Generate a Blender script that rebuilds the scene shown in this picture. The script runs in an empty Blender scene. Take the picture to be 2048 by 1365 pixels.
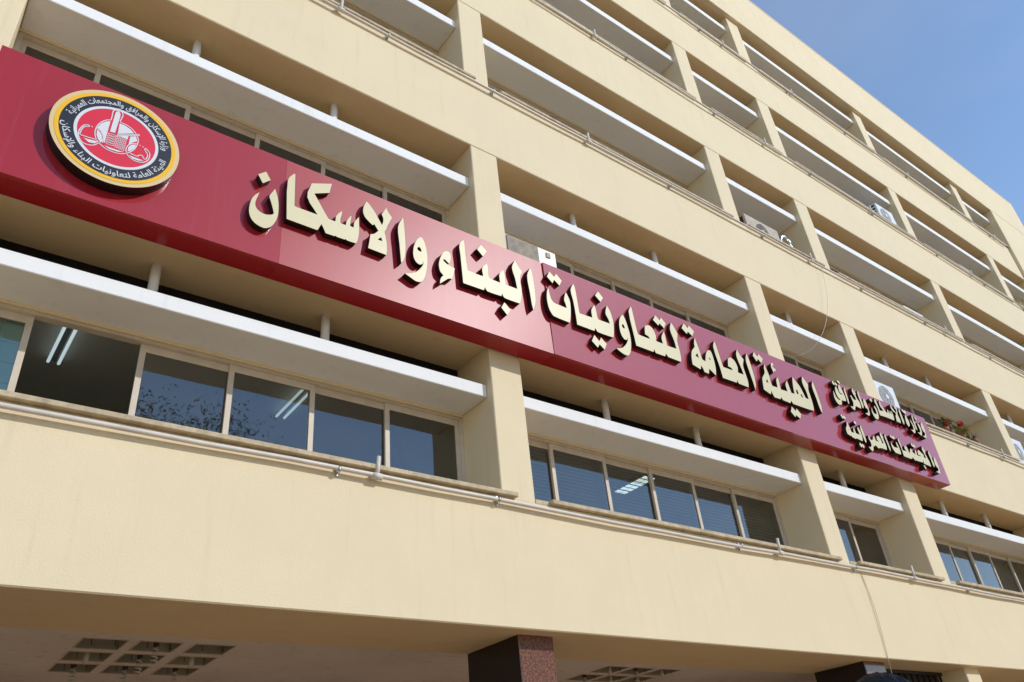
import bpy, bmesh, math, random
import numpy as np
from mathutils import Vector, Matrix
from mathutils.geometry import tessellate_polygon
random.seed(7)
rad = math.radians
scn = bpy.context.scene
COL = scn.collection

# ------------------------------------------------------------------ camera
CAM = np.array([-5.0485, -6.3976, 1.6])
ROT = np.array([[0.796038754898812, 0.5460639398048297, -0.2610296426538112],
                [-0.598273231160898, 0.6446526942644015, -0.47591180344045536],
                [-0.09160481196666351, 0.5350112871916585, 0.8398639657718844]])   # right, forward, up
FPX = 1601.337                                                                    # focal length in photo pixels (2048 wide)
cd = bpy.data.cameras.new('camera'); cam = bpy.data.objects.new('camera', cd); COL.objects.link(cam)
M = Matrix.Identity(4)
for i in range(3):
    M[i][0] = ROT[i, 0]; M[i][1] = ROT[i, 2]; M[i][2] = -ROT[i, 1]; M[i][3] = CAM[i]
cam.matrix_world = M
cd.sensor_fit = 'HORIZONTAL'; cd.sensor_width = 36; cd.lens = FPX / 2048 * 36
cd.clip_start = 0.05; cd.clip_end = 3000
scn.camera = cam

# ------------------------------------------------------------------ light
SUN_EL, SUN_AZ = 32.3, 34.0            # azimuth from the facade normal (-y) towards +x
w = bpy.data.worlds.new('World'); scn.world = w; w.use_nodes = True
nt = w.node_tree; nt.nodes.clear()
sky = nt.nodes.new('ShaderNodeTexSky'); sky.sky_type = 'NISHITA'; sky.sun_disc = False
sky.sun_elevation = rad(SUN_EL)
sky.sun_rotation = rad(180 - SUN_AZ)
sky.air_density = 1.0; sky.dust_density = 0.0; sky.ozone_density = 1.5; sky.altitude = 50
bg = nt.nodes.new('ShaderNodeBackground'); bg.inputs['Strength'].default_value = 0.15
wo = nt.nodes.new('ShaderNodeOutputWorld')
wtc = nt.nodes.new('ShaderNodeTexCoord'); wmp = nt.nodes.new('ShaderNodeMapping'); wmp.inputs['Scale'].default_value = (1.0, 1.0, 2.6)
wnz = nt.nodes.new('ShaderNodeTexNoise'); wnz.inputs['Scale'].default_value = 1.1; wnz.inputs['Detail'].default_value = 4; wnz.inputs['Roughness'].default_value = .58
wmr = nt.nodes.new('ShaderNodeMapRange'); wmr.inputs['From Min'].default_value = .42; wmr.inputs['From Max'].default_value = .80; wmr.inputs['To Max'].default_value = .22
wmx = nt.nodes.new('ShaderNodeMix'); wmx.data_type = 'RGBA'; wmx.inputs[7].default_value = (4.2, 4.4, 4.8, 1)
nt.links.new(wtc.outputs['Generated'], wmp.inputs[0]); nt.links.new(wmp.outputs[0], wnz.inputs['Vector']); nt.links.new(wnz.outputs['Fac'], wmr.inputs['Value'])
nt.links.new(wmr.outputs[0], wmx.inputs[0]); nt.links.new(sky.outputs[0], wmx.inputs[6]); nt.links.new(wmx.outputs[2], bg.inputs['Color']); nt.links.new(bg.outputs[0], wo.inputs['Surface'])
sd = bpy.data.lights.new('sun', 'SUN'); sd.energy = 2.0; sd.angle = rad(0.53); sd.color = (1.0, 0.98, 0.95)
sun = bpy.data.objects.new('sun', sd); COL.objects.link(sun)
sdir = Vector((math.sin(rad(SUN_AZ)) * math.cos(rad(SUN_EL)), -math.cos(rad(SUN_AZ)) * math.cos(rad(SUN_EL)), math.sin(rad(SUN_EL))))
sun.rotation_euler = sdir.to_track_quat('Z', 'Y').to_euler(); sun.location = sdir * 60
vs = scn.view_settings; vs.view_transform = 'Standard'; vs.look = 'None'; vs.gamma = 1; vs.use_curve_mapping = False
vs.exposure = 0.46

# ------------------------------------------------------------------ photo pixel -> point on a known plane
def at(px, py, axis, val):
    d = ROT @ np.array([(px - 1024) / FPX, 1, (682.5 - py) / FPX])
    t = (val - CAM[axis]) / d[axis]
    return CAM + t * d

# ------------------------------------------------------------------ helpers
def tag(o, label=None, cat=None, group=None, kind=None):
    if label: o['label'] = label
    if cat: o['category'] = cat
    if group: o['group'] = group
    if kind: o['kind'] = kind
    return o
def empty(name, loc=(0, 0, 0), label=None, cat=None, group=None):
    o = bpy.data.objects.new(name, None); COL.objects.link(o); o.location = loc
    return tag(o, label, cat, group)
def link(name, me, mat=None, parent=None):
    if mat and not me.materials: me.materials.append(mat)
    o = bpy.data.objects.new(name, me); COL.objects.link(o)
    if parent:
        o.parent = parent
    return o
class MB:
    def __init__(self): self.bm = bmesh.new(); self.mi = 0
    def box(self, x0, x1, y0, y1, z0, z1, bev=0.0):
        r = bmesh.ops.create_cube(self.bm, size=1)
        for v in r['verts']:
            v.co = Vector(((x0 + x1) / 2 + v.co.x * (x1 - x0), (y0 + y1) / 2 + v.co.y * (y1 - y0), (z0 + z1) / 2 + v.co.z * (z1 - z0)))
        fs = set(f for v in r['verts'] for f in v.link_faces)
        for f in fs: f.material_index = self.mi
        if bev:
            es = set(e for v in r['verts'] for e in v.link_edges)
            bmesh.ops.bevel(self.bm, geom=list(es), offset=bev, segments=1, affect='EDGES', profile=0.5)
        return self
    def cyl(self, p, q, r, n=12, r2=None, caps=True):
        p = Vector(p); q = Vector(q); d = q - p
        rr = bmesh.ops.create_cone(self.bm, cap_ends=caps, segments=n, radius1=r, radius2=r if r2 is None else r2, depth=d.length)
        m = Matrix.Translation((p + q) / 2) @ d.to_track_quat('Z', 'Y').to_matrix().to_4x4()
        bmesh.ops.transform(self.bm, matrix=m, verts=rr['verts'])
        for f in set(f for v in rr['verts'] for f in v.link_faces):
            f.material_index = self.mi
            if len(f.verts) == 4: f.smooth = True
        return self
    def tube(self, pts, r, n=6, taper=None):
        pts = [Vector(p) for p in pts]; rings = []
        for i, p in enumerate(pts):
            d = (pts[min(i + 1, len(pts) - 1)] - pts[max(i - 1, 0)]).normalized()
            a = d.orthogonal().normalized()
            if rings:
                a = (pa - d * pa.dot(d)).normalized()
            pa = a; b = d.cross(a)
            k = r if taper is None else r * taper[i]
            rings.append([self.bm.verts.new(p + (a * math.cos(2 * math.pi * j / n) + b * math.sin(2 * math.pi * j / n)) * k) for j in range(n)])
        for a, b in zip(rings, rings[1:]):
            for j in range(n):
                f = self.bm.faces.new((a[j], a[(j + 1) % n], b[(j + 1) % n], b[j])); f.smooth = True; f.material_index = self.mi
        for rg, s in ((rings[0], -1), (rings[-1], 1)):
            f = self.bm.faces.new(rg if s > 0 else rg[::-1]); f.material_index = self.mi
        return self
    def quad(self, *ps):
        f = self.bm.faces.new([self.bm.verts.new(p) for p in ps]); f.material_index = self.mi; return self
    def prism(self, loops, yf, yb, mf=0, ms=0):
        # outline loops in (x, z), front face at yf (towards the street), back at yb
        vl = [[Vector((x, z, 0)) for x, z in lp] for lp in loops]
        tris = tessellate_polygon(vl)
        flat = [v for lp in vl for v in lp]
        fv = [self.bm.verts.new((v.x, yf, v.y)) for v in flat]
        for t in tris:
            a, b, c = t
            n = (flat[b] - flat[a]).cross(flat[c] - flat[a]).z
            if abs(n) < 1e-9: continue
            try: f = self.bm.faces.new((fv[a], fv[b], fv[c]) if n > 0 else (fv[a], fv[c], fv[b]))
            except ValueError: continue
            f.material_index = mf
        if yb is not None:
            for lp in vl:
                sv = [self.bm.verts.new((v.x, yf, v.y)) for v in lp]; bv = [self.bm.verts.new((v.x, yb, v.y)) for v in lp]
                area = sum(lp[i].x * lp[(i + 1) % len(lp)].y - lp[(i + 1) % len(lp)].x * lp[i].y for i in range(len(lp)))
                for i in range(len(lp)):
                    j = (i + 1) % len(lp)
                    q = (sv[i], bv[i], bv[j], sv[j])
                    f = self.bm.faces.new(q if (area > 0) == (lp is vl[0]) else q[::-1]); f.material_index = ms
        return self
    def mesh(self, name):
        me = bpy.data.meshes.new(name); self.bm.normal_update(); self.bm.to_mesh(me); self.bm.free(); return me
    def build(self, name, mat=None, parent=None):
        me = self.mesh(name)
        for m in (mat if isinstance(mat, (list, tuple)) else [mat]): me.materials.append(m)
        return link(name, me, None, parent)
def box(name, x0, x1, y0, y1, z0, z1, mat, parent=None, bev=0.0):
    return MB().box(x0, x1, y0, y1, z0, z1, bev).build(name, mat, parent)
def copy_tree(o, parent=None):
    c = o.copy(); COL.objects.link(c); c.parent = parent
    for ch in list(o.children): copy_tree(ch, c)
    return c

# ------------------------------------------------------------------ materials
def newmat(name):
    m = bpy.data.materials.new(name); m.use_nodes = True
    n = m.node_tree; b = n.nodes['Principled BSDF']
    return m, n, b
def N(n, typ, **kw):
    x = n.nodes.new(typ)
    for k, v in kw.items():
        if k in x.inputs: x.inputs[k].default_value = v
        else: setattr(x, k, v)
    return x
def simple(name, col, rough=0.6, spec=0.4, metal=0.0, var=0.0, vscale=3.0, bump=0.0, bscale=60.0):
    m, n, b = newmat(name)
    b.inputs['Base Color'].default_value = (*col, 1); b.inputs['Roughness'].default_value = rough
    b.inputs['Specular IOR Level'].default_value = spec; b.inputs['Metallic'].default_value = metal
    tc = N(n, 'ShaderNodeTexCoord')
    if var:
        nz = N(n, 'ShaderNodeTexNoise', Scale=vscale, Detail=6.0, Roughness=0.6)
        n.links.new(tc.outputs['Object'], nz.inputs['Vector'])
        mp = N(n, 'ShaderNodeMapRange'); mp.inputs['From Min'].default_value = 0.3; mp.inputs['From Max'].default_value = 0.7
        mp.inputs['To Min'].default_value = 1 - var; mp.inputs['To Max'].default_value = 1 + var * 0.5
        n.links.new(nz.outputs['Fac'], mp.inputs['Value'])
        mx = N(n, 'ShaderNodeMix', data_type='RGBA', blend_type='MULTIPLY'); mx.inputs[0].default_value = 1
        mx.inputs[6].default_value = (*col, 1); n.links.new(mp.outputs[0], mx.inputs[7])
        n.links.new(mx.outputs[2], b.inputs['Base Color'])
    if bump:
        nb = N(n, 'ShaderNodeTexNoise', Scale=bscale, Detail=5.0)
        n.links.new(tc.outputs['Object'], nb.inputs['Vector'])
        bp = N(n, 'ShaderNodeBump', Strength=bump, Distance=0.01)
        n.links.new(nb.outputs['Fac'], bp.inputs['Height']); n.links.new(bp.outputs[0], b.inputs['Normal'])
    return m
def plaster(name, col, stain=(0.50, 0.41, 0.28), amt=0.15, bump=0.40):
    """painted render: fine grain, patchy tone, faint vertical run marks"""
    m, n, b = newmat(name); b.inputs['Roughness'].default_value = 0.75; b.inputs['Specular IOR Level'].default_value = 0.25
    tc = N(n, 'ShaderNodeTexCoord')
    big = N(n, 'ShaderNodeTexNoise', Scale=0.9, Detail=7.0, Roughness=0.65); n.links.new(tc.outputs['Object'], big.inputs['Vector'])
    r1 = N(n, 'ShaderNodeMapRange'); r1.inputs['From Min'].default_value = 0.35; r1.inputs['From Max'].default_value = 0.75; r1.inputs['To Max'].default_value = amt
    n.links.new(big.outputs['Fac'], r1.inputs['Value'])
    mp = N(n, 'ShaderNodeMapping'); mp.inputs['Scale'].default_value = (5.0, 5.0, 0.35); n.links.new(tc.outputs['Object'], mp.inputs['Vector'])
    st = N(n, 'ShaderNodeTexNoise', Scale=1.6, Detail=5.0, Roughness=0.6); n.links.new(mp.outputs[0], st.inputs['Vector'])
    r2 = N(n, 'ShaderNodeMapRange'); r2.inputs['From Min'].default_value = 0.56; r2.inputs['From Max'].default_value = 0.8; r2.inputs['To Max'].default_value = amt * 1.8
    n.links.new(st.outputs['Fac'], r2.inputs['Value'])
    ad = N(n, 'ShaderNodeMath', operation='ADD'); n.links.new(r1.outputs[0], ad.inputs[0]); n.links.new(r2.outputs[0], ad.inputs[1])
    # small scars and chips
    vo = N(n, 'ShaderNodeTexNoise', Scale=14.0, Detail=8.0, Roughness=0.7); n.links.new(tc.outputs['Object'], vo.inputs['Vector'])
    r3 = N(n, 'ShaderNodeMapRange'); r3.inputs['From Min'].default_value = 0.68; r3.inputs['From Max'].default_value = 0.74; r3.inputs['To Max'].default_value = amt * 2.6
    n.links.new(vo.outputs['Fac'], r3.inputs['Value'])
    ad2 = N(n, 'ShaderNodeMath', operation='ADD'); n.links.new(ad.outputs[0], ad2.inputs[0]); n.links.new(r3.outputs[0], ad2.inputs[1])
    mx = N(n, 'ShaderNodeMix', data_type='RGBA'); mx.inputs[6].default_value = (*col, 1); mx.inputs[7].default_value = (*stain, 1)
    n.links.new(ad2.outputs[0], mx.inputs[0]); n.links.new(mx.outputs[2], b.inputs['Base Color'])
    nb = N(n, 'ShaderNodeTexNoise', Scale=55.0, Detail=6.0, Roughness=0.6); n.links.new(tc.outputs['Object'], nb.inputs['Vector'])
    nb2 = N(n, 'ShaderNodeTexNoise', Scale=2.2, Detail=3.0); n.links.new(tc.outputs['Object'], nb2.inputs['Vector'])
    mu = N(n, 'ShaderNodeMath', operation='MULTIPLY_ADD'); n.links.new(nb2.outputs['Fac'], mu.inputs[0]); mu.inputs[1].default_value = 1.6
    n.links.new(nb.outputs['Fac'], mu.inputs[2])
    bp = N(n, 'ShaderNodeBump', Strength=bump, Distance=0.006); n.links.new(mu.outputs[0], bp.inputs['Height']); n.links.new(bp.outputs[0], b.inputs['Normal'])
    return m
def glossy_sign(name, cw=1.0, crough=.05, cior=1.6):
    """lacquered sheet: red with a semi-gloss coat, dust specks and drip marks"""
    m, n, b = newmat(name)
    tc = N(n, 'ShaderNodeTexCoord')
    sp = N(n, 'ShaderNodeTexNoise', Scale=38.0, Detail=3.0, Roughness=0.6); n.links.new(tc.outputs['Object'], sp.inputs['Vector'])
    r = N(n, 'ShaderNodeMapRange'); r.inputs['From Min'].default_value = 0.755; r.inputs['From Max'].default_value = 0.78; r.inputs['To Max'].default_value = 0.5
    n.links.new(sp.outputs['Fac'], r.inputs['Value'])
    mp = N(n, 'ShaderNodeMapping'); mp.inputs['Scale'].default_value = (7.0, 7.0, 0.5); n.links.new(tc.outputs['Object'], mp.inputs['Vector'])
    st = N(n, 'ShaderNodeTexNoise', Scale=2.2, Detail=6.0); n.links.new(mp.outputs[0], st.inputs['Vector'])
    r2 = N(n, 'ShaderNodeMapRange'); r2.inputs['From Min'].default_value = 0.55; r2.inputs['From Max'].default_value = 0.8; r2.inputs['To Max'].default_value = 0.03
    n.links.new(st.outputs['Fac'], r2.inputs['Value'])
    ad = N(n, 'ShaderNodeMath', operation='ADD'); n.links.new(r.outputs[0], ad.inputs[0]); n.links.new(r2.outputs[0], ad.inputs[1])
    mx = N(n, 'ShaderNodeMix', data_type='RGBA'); mx.inputs[6].default_value = (0.36, 0.009, 0.016, 1); mx.inputs[7].default_value = (0.55, 0.40, 0.40, 1)
    n.links.new(ad.outputs[0], mx.inputs[0]); n.links.new(mx.outputs[2], b.inputs['Base Color'])
    b.inputs['Roughness'].default_value = 0.22; b.inputs['IOR'].default_value = 1.55
    rr = N(n, 'ShaderNodeMapRange'); rr.inputs['To Min'].default_value = 0.44; rr.inputs['To Max'].default_value = 0.50
    n.links.new(st.outputs['Fac'], rr.inputs['Value']); n.links.new(rr.outputs[0], b.inputs['Roughness'])
    b.inputs['Coat Weight'].default_value = cw; b.inputs['Coat Roughness'].default_value = crough; b.inputs['Coat IOR'].default_value = cior; b.inputs['Specular IOR Level'].default_value = 0.16
    wv = N(n, 'ShaderNodeTexNoise', Scale=0.8, Detail=2.0); n.links.new(tc.outputs['Object'], wv.inputs['Vector'])
    bp = N(n, 'ShaderNodeBump', Strength=0.02, Distance=0.03); n.links.new(wv.outputs['Fac'], bp.inputs['Height'])
    n.links.new(bp.outputs[0], b.inputs['Normal']); n.links.new(bp.outputs[0], b.inputs['Coat Normal'])
    return m
def window_glass(name, tint=(0.72, 0.78, 0.74), ior=2.12):
    m = bpy.data.materials.new(name); m.use_nodes = True; n = m.node_tree; n.nodes.clear()
    out = N(n, 'ShaderNodeOutputMaterial'); tr = N(n, 'ShaderNodeBsdfTransparent'); tr.inputs[0].default_value = (*tint, 1)
    gl = N(n, 'ShaderNodeBsdfGlossy', Roughness=0.015); gl.inputs[0].default_value = (1, 1, 1, 1)
    tc = N(n, 'ShaderNodeTexCoord'); wv = N(n, 'ShaderNodeTexNoise', Scale=1.4, Detail=2.0); n.links.new(tc.outputs['Object'], wv.inputs['Vector'])
    bp = N(n, 'ShaderNodeBump', Strength=0.10, Distance=0.02); n.links.new(wv.outputs['Fac'], bp.inputs['Height']); n.links.new(bp.outputs[0], gl.inputs['Normal'])
    fr = N(n, 'ShaderNodeFresnel', IOR=ior); mx = N(n, 'ShaderNodeMixShader')
    n.links.new(fr.outputs[0], mx.inputs[0]); n.links.new(tr.outputs[0], mx.inputs[1]); n.links.new(gl.outputs[0], mx.inputs[2])
    # film of dust
    df = N(n, 'ShaderNodeBsdfDiffuse'); df.inputs[0].default_value = (0.45, 0.43, 0.38, 1)
    dn = N(n, 'ShaderNodeTexNoise', Scale=2.5, Detail=8.0, Roughness=0.7); n.links.new(tc.outputs['Object'], dn.inputs['Vector'])
    dr = N(n, 'ShaderNodeMapRange'); dr.inputs['From Min'].default_value = 0.45; dr.inputs['From Max'].default_value = 0.8; dr.inputs['To Min'].default_value = 0.004; dr.inputs['To Max'].default_value = 0.035
    n.links.new(dn.outputs['Fac'], dr.inputs['Value'])
    m2 = N(n, 'ShaderNodeMixShader'); n.links.new(dr.outputs[0], m2.inputs[0]); n.links.new(mx.outputs[0], m2.inputs[1]); n.links.new(df.outputs[0], m2.inputs[2])
    n.links.new(m2.outputs[0], out.inputs['Surface'])
    return m
def granite(name):
    m, n, b = newmat(name); tc = N(n, 'ShaderNodeTexCoord')
    v = N(n, 'ShaderNodeTexVoronoi', Scale=55.0); n.links.new(tc.outputs['Object'], v.inputs['Vector'])
    nz = N(n, 'ShaderNodeTexNoise', Scale=40.0, Detail=6.0, Roughness=0.8); n.links.new(tc.outputs['Object'], nz.inputs['Vector'])
    cr = N(n, 'ShaderNodeValToRGB'); e = cr.color_ramp.elements
    e[0].position = 0.35; e[0].color = (0.03, 0.024, 0.022, 1); e[1].position = 0.62; e[1].color = (0.34, 0.165, 0.115, 1)
    k = cr.color_ramp.elements.new(0.48); k.color = (0.20, 0.095, 0.07, 1)
    k = cr.color_ramp.elements.new(0.75); k.color = (0.42, 0.30, 0.24, 1)
    mx = N(n, 'ShaderNodeMix', data_type='RGBA', blend_type='MULTIPLY'); mx.inputs[0].default_value = 0.35
    n.links.new(nz.outputs['Fac'], cr.inputs[0]); n.links.new(cr.outputs[0], mx.inputs[6]); n.links.new(v.outputs['Color'], mx.inputs[7])
    n.links.new(mx.outputs[2], b.inputs['Base Color']); b.inputs['Roughness'].default_value = 0.15
    return m
def emis(name, col, s):
    m, n, b = newmat(name); b.inputs['Base Color'].default_value = (0.8, 0.8, 0.8, 1)
    b.inputs['Emission Color'].default_value = (*col, 1); b.inputs['Emission Strength'].default_value = s; return m

CREAM = plaster('cream_render', (0.79, 0.652, 0.43))
WHITE = plaster('white_render', (0.85, 0.84, 0.82), (0.45, 0.41, 0.35), 0.12, 0.2)
DUST = simple('settled_dust', (0.47, 0.29, 0.115), 0.95, 0.1, var=0.35, vscale=4)
CEIL = plaster('grey_ceiling_paint', (0.80, 0.76, 0.76), (0.3, 0.27, 0.25), 0.25, 0.2)
STONE = simple('tan_stone', (0.56, 0.44, 0.28), 0.7, 0.3, var=0.35, vscale=9, bump=0.5, bscale=25)
ALU = simple('window_aluminium', (0.62, 0.52, 0.41), 0.5, 0.3, 0.0, var=0.12, vscale=6)
BLACK = simple('black_vinyl', (0.012, 0.011, 0.011), 0.38, 0.35)
VENT_DARK = simple('black_vent_board', (0.022, 0.020, 0.018), 0.9, 0.1, var=0.4)
SIGNS = [glossy_sign('red_sign_sheet', 1.0, .06, 1.45), glossy_sign('red_sign_sheet_weathered', .40, .37, 1.6), glossy_sign('red_sign_sheet_glossy', 1.0, .05, 1.62)]
LETTER = simple('cream_acrylic', (0.68, 0.60, 0.365), 0.4, 0.3, var=0.03, vscale=2)
PIPE = simple('grey_white_pvc', (0.66, 0.59, 0.51), 0.4, 0.4, var=0.12, vscale=5)
STEEL = simple('galvanised_steel', (0.55, 0.56, 0.57), 0.35, 0.5, 0.8)
GLASS = window_glass('window_glass')
GRAN = granite('red_granite')
SIDE_DARK = simple('dark_pillar_side', (0.018, 0.013, 0.012), 0.12, 0.5)
ROOMW = simple('room_wall_paint', (0.55, 0.52, 0.42), 0.8, 0.2, var=0.1)
ROOMC = simple('room_ceiling_paint', (0.68, 0.66, 0.58), 0.8, 0.2)
DARKW = simple('dark_interior', (0.05, 0.045, 0.04), 0.9, 0.1)
CARP = simple('terrazzo_floor', (0.40, 0.37, 0.31), 0.4, 0.4, var=0.2)

# ------------------------------------------------------------------ levels and grid (metres)
GZ = 0.10
H = 3.4
lo = lambda n: 6.738 + H * (n - 1)        # underside of the band above storey n
si = lambda n: 4.808 + H * (n - 1)        # top of the band under storey n
BOT = 3.437
ROOFSOF, ROOFTOP = 20.20, 22.12
colsX = [(-12.0, -11.55), (-5.90, -5.43), (0.0, 0.465), (6.145, 6.614), (9.22, 9.72), (15.34, 15.79), (21.49, 21.945)]
ENDX = 24.37
PIER0, PIER1 = 24.43, 27.95
XL = -12.0
bays = [(colsX[i][1], colsX[i + 1][0]) for i in range(len(colsX) - 1)] + [(colsX[-1][1], PIER0)]
YW = 0.66                                   # window plane

# ------------------------------------------------------------------ ground
def ground():
    m = simple('asphalt', (0.27, 0.235, 0.19), 0.9, 0.2, var=0.3, vscale=2, bump=0.4, bscale=90)
    pv = simple('pale_paving', (0.72, 0.52, 0.31), 0.8, 0.2, var=0.2, vscale=1.2, bump=0.2, bscale=20)
    kb = simple('kerb_stone', (0.42, 0.41, 0.38), 0.8, 0.2, var=0.2)
    o = MB().quad((-900, -900, GZ - .14), (900, -900, GZ - .14), (900, 900, GZ - .14), (-900, 900, GZ - .14)).build('ground', simple('dry_ground', (0.55, 0.41, 0.26), 0.95, 0.1, var=0.3, vscale=0.05)); tag(o, kind='structure')
    o = MB().quad((-160, -24, GZ - .135), (160, -24, GZ - .135), (160, -14, GZ - .135), (-160, -14, GZ - .135)).build('road', m); tag(o, kind='structure')
    o = box('pavement', -160, 160, -4.5, 9.0, GZ - .3, GZ, simple('terracotta_paving', (0.41, 0.26, 0.14), 0.8, 0.2, var=0.2, vscale=1.2, bump=0.2, bscale=20)); tag(o, kind='structure')
    o = box('forecourt', -160, 160, -13.8, -4.504, GZ - .3, GZ - .004, pv); tag(o, kind='structure')
    o = box('kerb', -160, 160, -14.0, -13.8, GZ - .3, GZ + .004, kb, bev=.015); tag(o, kind='structure')
    o = box('far_pavement', -160, 160, -34.0, -24.2, GZ - .3, GZ, pv); tag(o, kind='structure')
    o = box('far_kerb', -160, 160, -24.2, -24.0, GZ - .3, GZ + .004, kb, bev=.015); tag(o, kind='structure')
    wl = simple('road_paint', (0.75, 0.75, 0.72), 0.7, 0.3, var=0.2)
    mk = empty('lane_marking'); tag(mk, kind='structure')
    for i in range(-14, 15):
        MB().quad((i * 6, -19.07, GZ - .131), (i * 6 + 3, -19.07, GZ - .131), (i * 6 + 3, -18.93, GZ - .131), (i * 6, -18.93, GZ - .131)).build('dash', wl, mk)
ground()

# ------------------------------------------------------------------ the office building
B = empty('office_building', (6, 0, GZ), 'cream office block with long balcony bands and white sun shelves', 'building')
def bpart(name, mb, mat): 
    o = mb.build(name, mat, B); o.matrix_parent_inverse = Matrix.Translation((-6, 0, -GZ)); return o
def bbox(name, *a, bev=0.0):
    return bpart(name, MB().box(*a[:6], bev), a[6])
bbox('parapet_band', XL, ENDX, 0, .70, BOT, si(1), CREAM, bev=.012)
for n in range(1, 5):
    bbox('parapet_band', XL, ENDX, 0, .70, lo(n), si(n + 1), CREAM, bev=.012)
bbox('roof_fascia', XL, PIER1, -.10, .9, ROOFSOF, ROOFTOP, CREAM, bev=.012)
bbox('roof_coping', XL, PIER1 + .02, -.108, .35, ROOFTOP, ROOFTOP + .05, CREAM, bev=.008)
bbox('end_pier', PIER0, PIER1, -.098, 9.0, GZ, ROOFSOF - .003, CREAM, bev=.012)
bbox('roof_slab', XL, PIER1 - .01, .9, 9.0, ROOFSOF, ROOFSOF + .6, CREAM)
bbox('joint_wall', ENDX - .3, PIER0 - .002, .40, .69, GZ, lo(4) + .4, CREAM)
top = lambda n: lo(n) if n < 5 else ROOFSOF
for n in range(1, 6):
    for (a, b) in colsX:
        bbox('column', a, b, .006, .69, si(n) - .01, top(n) + .003 if n < 5 else top(n) + .003, CREAM, bev=.010)

frameM = ALU
def window(x0, x1, z0, z1, cuts, lit=False, openp=()):
    W = MB()
    W.box(x0, x1, YW - .02, YW + .07, z1 - .06, z1); W.box(x0, x1, YW - .02, YW + .07, z0, z0 + .05)
    W.box(x0, x0 + .05, YW - .021, YW + .071, z0 + .05, z1 - .06); W.box(x1 - .05, x1, YW - .021, YW + .071, z0 + .05, z1 - .06)
    wo_ = W.build('window', ALU, B); wo_.matrix_parent_inverse = Matrix.Translation((-6, 0, -GZ))
    xs = [x0 + .05] + list(cuts) + [x1 - .05]
    for i in range(len(xs) - 1):
        a, b = xs[i], xs[i + 1]
        yy = YW + (.008 if i % 2 else .038)
        if i in openp:
            continue
        aa = a - (.03 if i else 0); bb = b + (.03 if i < len(xs) - 2 else 0)
        S = MB()
        S.box(aa, aa + .055, yy - .013, yy + .013, z0 + .052, z1 - .062); S.box(bb - .055, bb, yy - .013, yy + .013, z0 + .052, z1 - .062)
        S.box(aa + .055, bb - .055, yy - .013, yy + .013, z1 - .14, z1 - .062); S.box(aa + .055, bb - .055, yy - .013, yy + .013, z0 + .052, z0 + .12)
        S.build('sash', ALU, wo_)
        MB().quad((aa + .05, yy, z0 + .115), (bb - .05, yy, z0 + .115), (bb - .05, yy, z1 - .135), (aa + .05, yy, z1 - .135)).build('pane', GLASS, wo_)
    return wo_

F1cuts = {1: [-4.62, -3.65, -2.80, -1.93, -1.02], 2: [1.39, 2.32, 3.23, 4.11, 5.05], 3: [7.45, 8.21], 4: [10.75, 11.75, 12.60, 13.45, 14.40]}
for n in range(1, 6):
    z = top(n)
    sb = lo(n) - {1: .665, 2: .725, 3: .625, 4: .635, 5: .635}[n]; st = sb + .165
    for k, (a, b) in enumerate(bays):
        wide = b - a > 4
        sh = bbox('sun_shelf', a + .004, b - .004, .11, .672, sb, st, WHITE, bev=.008)
        sh.data.materials.append(DUST)
        for f in sh.data.polygons:
            if f.normal.z > .9: f.material_index = 1
        # near-black board between shelf and soffit at the back of the recess
        bbox('vent_board', a, b, .685, .735, st - .1, z, VENT_DARK)
        for t in ((.31, .64) if wide else (.5,)):
            xx = a + (b - a) * t + .02
            bpart('post', MB().cyl((xx, .39, st - .01), (xx, .39, z + .01), .048, 14), WHITE)
        # sill: stone slab inside the recess with a projecting nose
        s0 = si(n)
        bbox('sill', a + .001, b - .001, .002, YW + .10, s0 - .002, s0 + .045, STONE)
        e1 = b + .18 if k < len(bays) - 1 else b - .02
        bpart('sill_nose', MB().box(a + .20, e1, -.060, .0025, s0 + .004, s0 + .055, .006), STONE)
        # mortar strip along the window head
        bpart('mortar_strip', MB().box(a, b, YW - .05, YW - .022, sb - .03, sb + .01, .006), CREAM)
        if k in F1cuts and n in (1, 2): cuts = F1cuts[k]
        else:
            q = 6 if wide else 3
            cuts = [a + (b - a) * i / q for i in range(1, q)]
        window(a + .002, b - .002, s0 + .046, sb - .002, cuts, openp=((1,) if (n, k) == (1, 1) else ()))
# rooms behind
for n in range(0, 6):
    z = si(n + 1) - .55 if n else GZ
    if n < 5:
        bbox('floor_slab', XL, PIER0, .702, 8.8, si(n + 1) - .9, si(n + 1) - .75, CARP)
for n in range(1, 6):
    bbox('room_ceiling', XL, PIER0, .74, 8.8, lo(n) - .36, lo(n) + .2, ROOMC)
    bbox('room_back_wall', XL, PIER0, 3.8, 3.95, si(n) - .75, lo(n) - .361, ROOMW)
    bbox('under_sill_wall', XL, PIER0 - .01, .703, .80, si(n) - .749, si(n) - .003, ROOMW)
    for (a, b) in colsX:
        bbox('partition', a + .12, a + .30, 0.75, 3.8, si(n) - .749, lo(n) - .362, ROOMW)
bbox('side_wall', XL - .2, XL - .002, .05, 9.0, GZ, ROOFTOP - .1, CREAM)
bbox('rear_wall', XL, PIER1 - .02, 8.8, 9.0, BOT, ROOFSOF - .005, CREAM)

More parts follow.
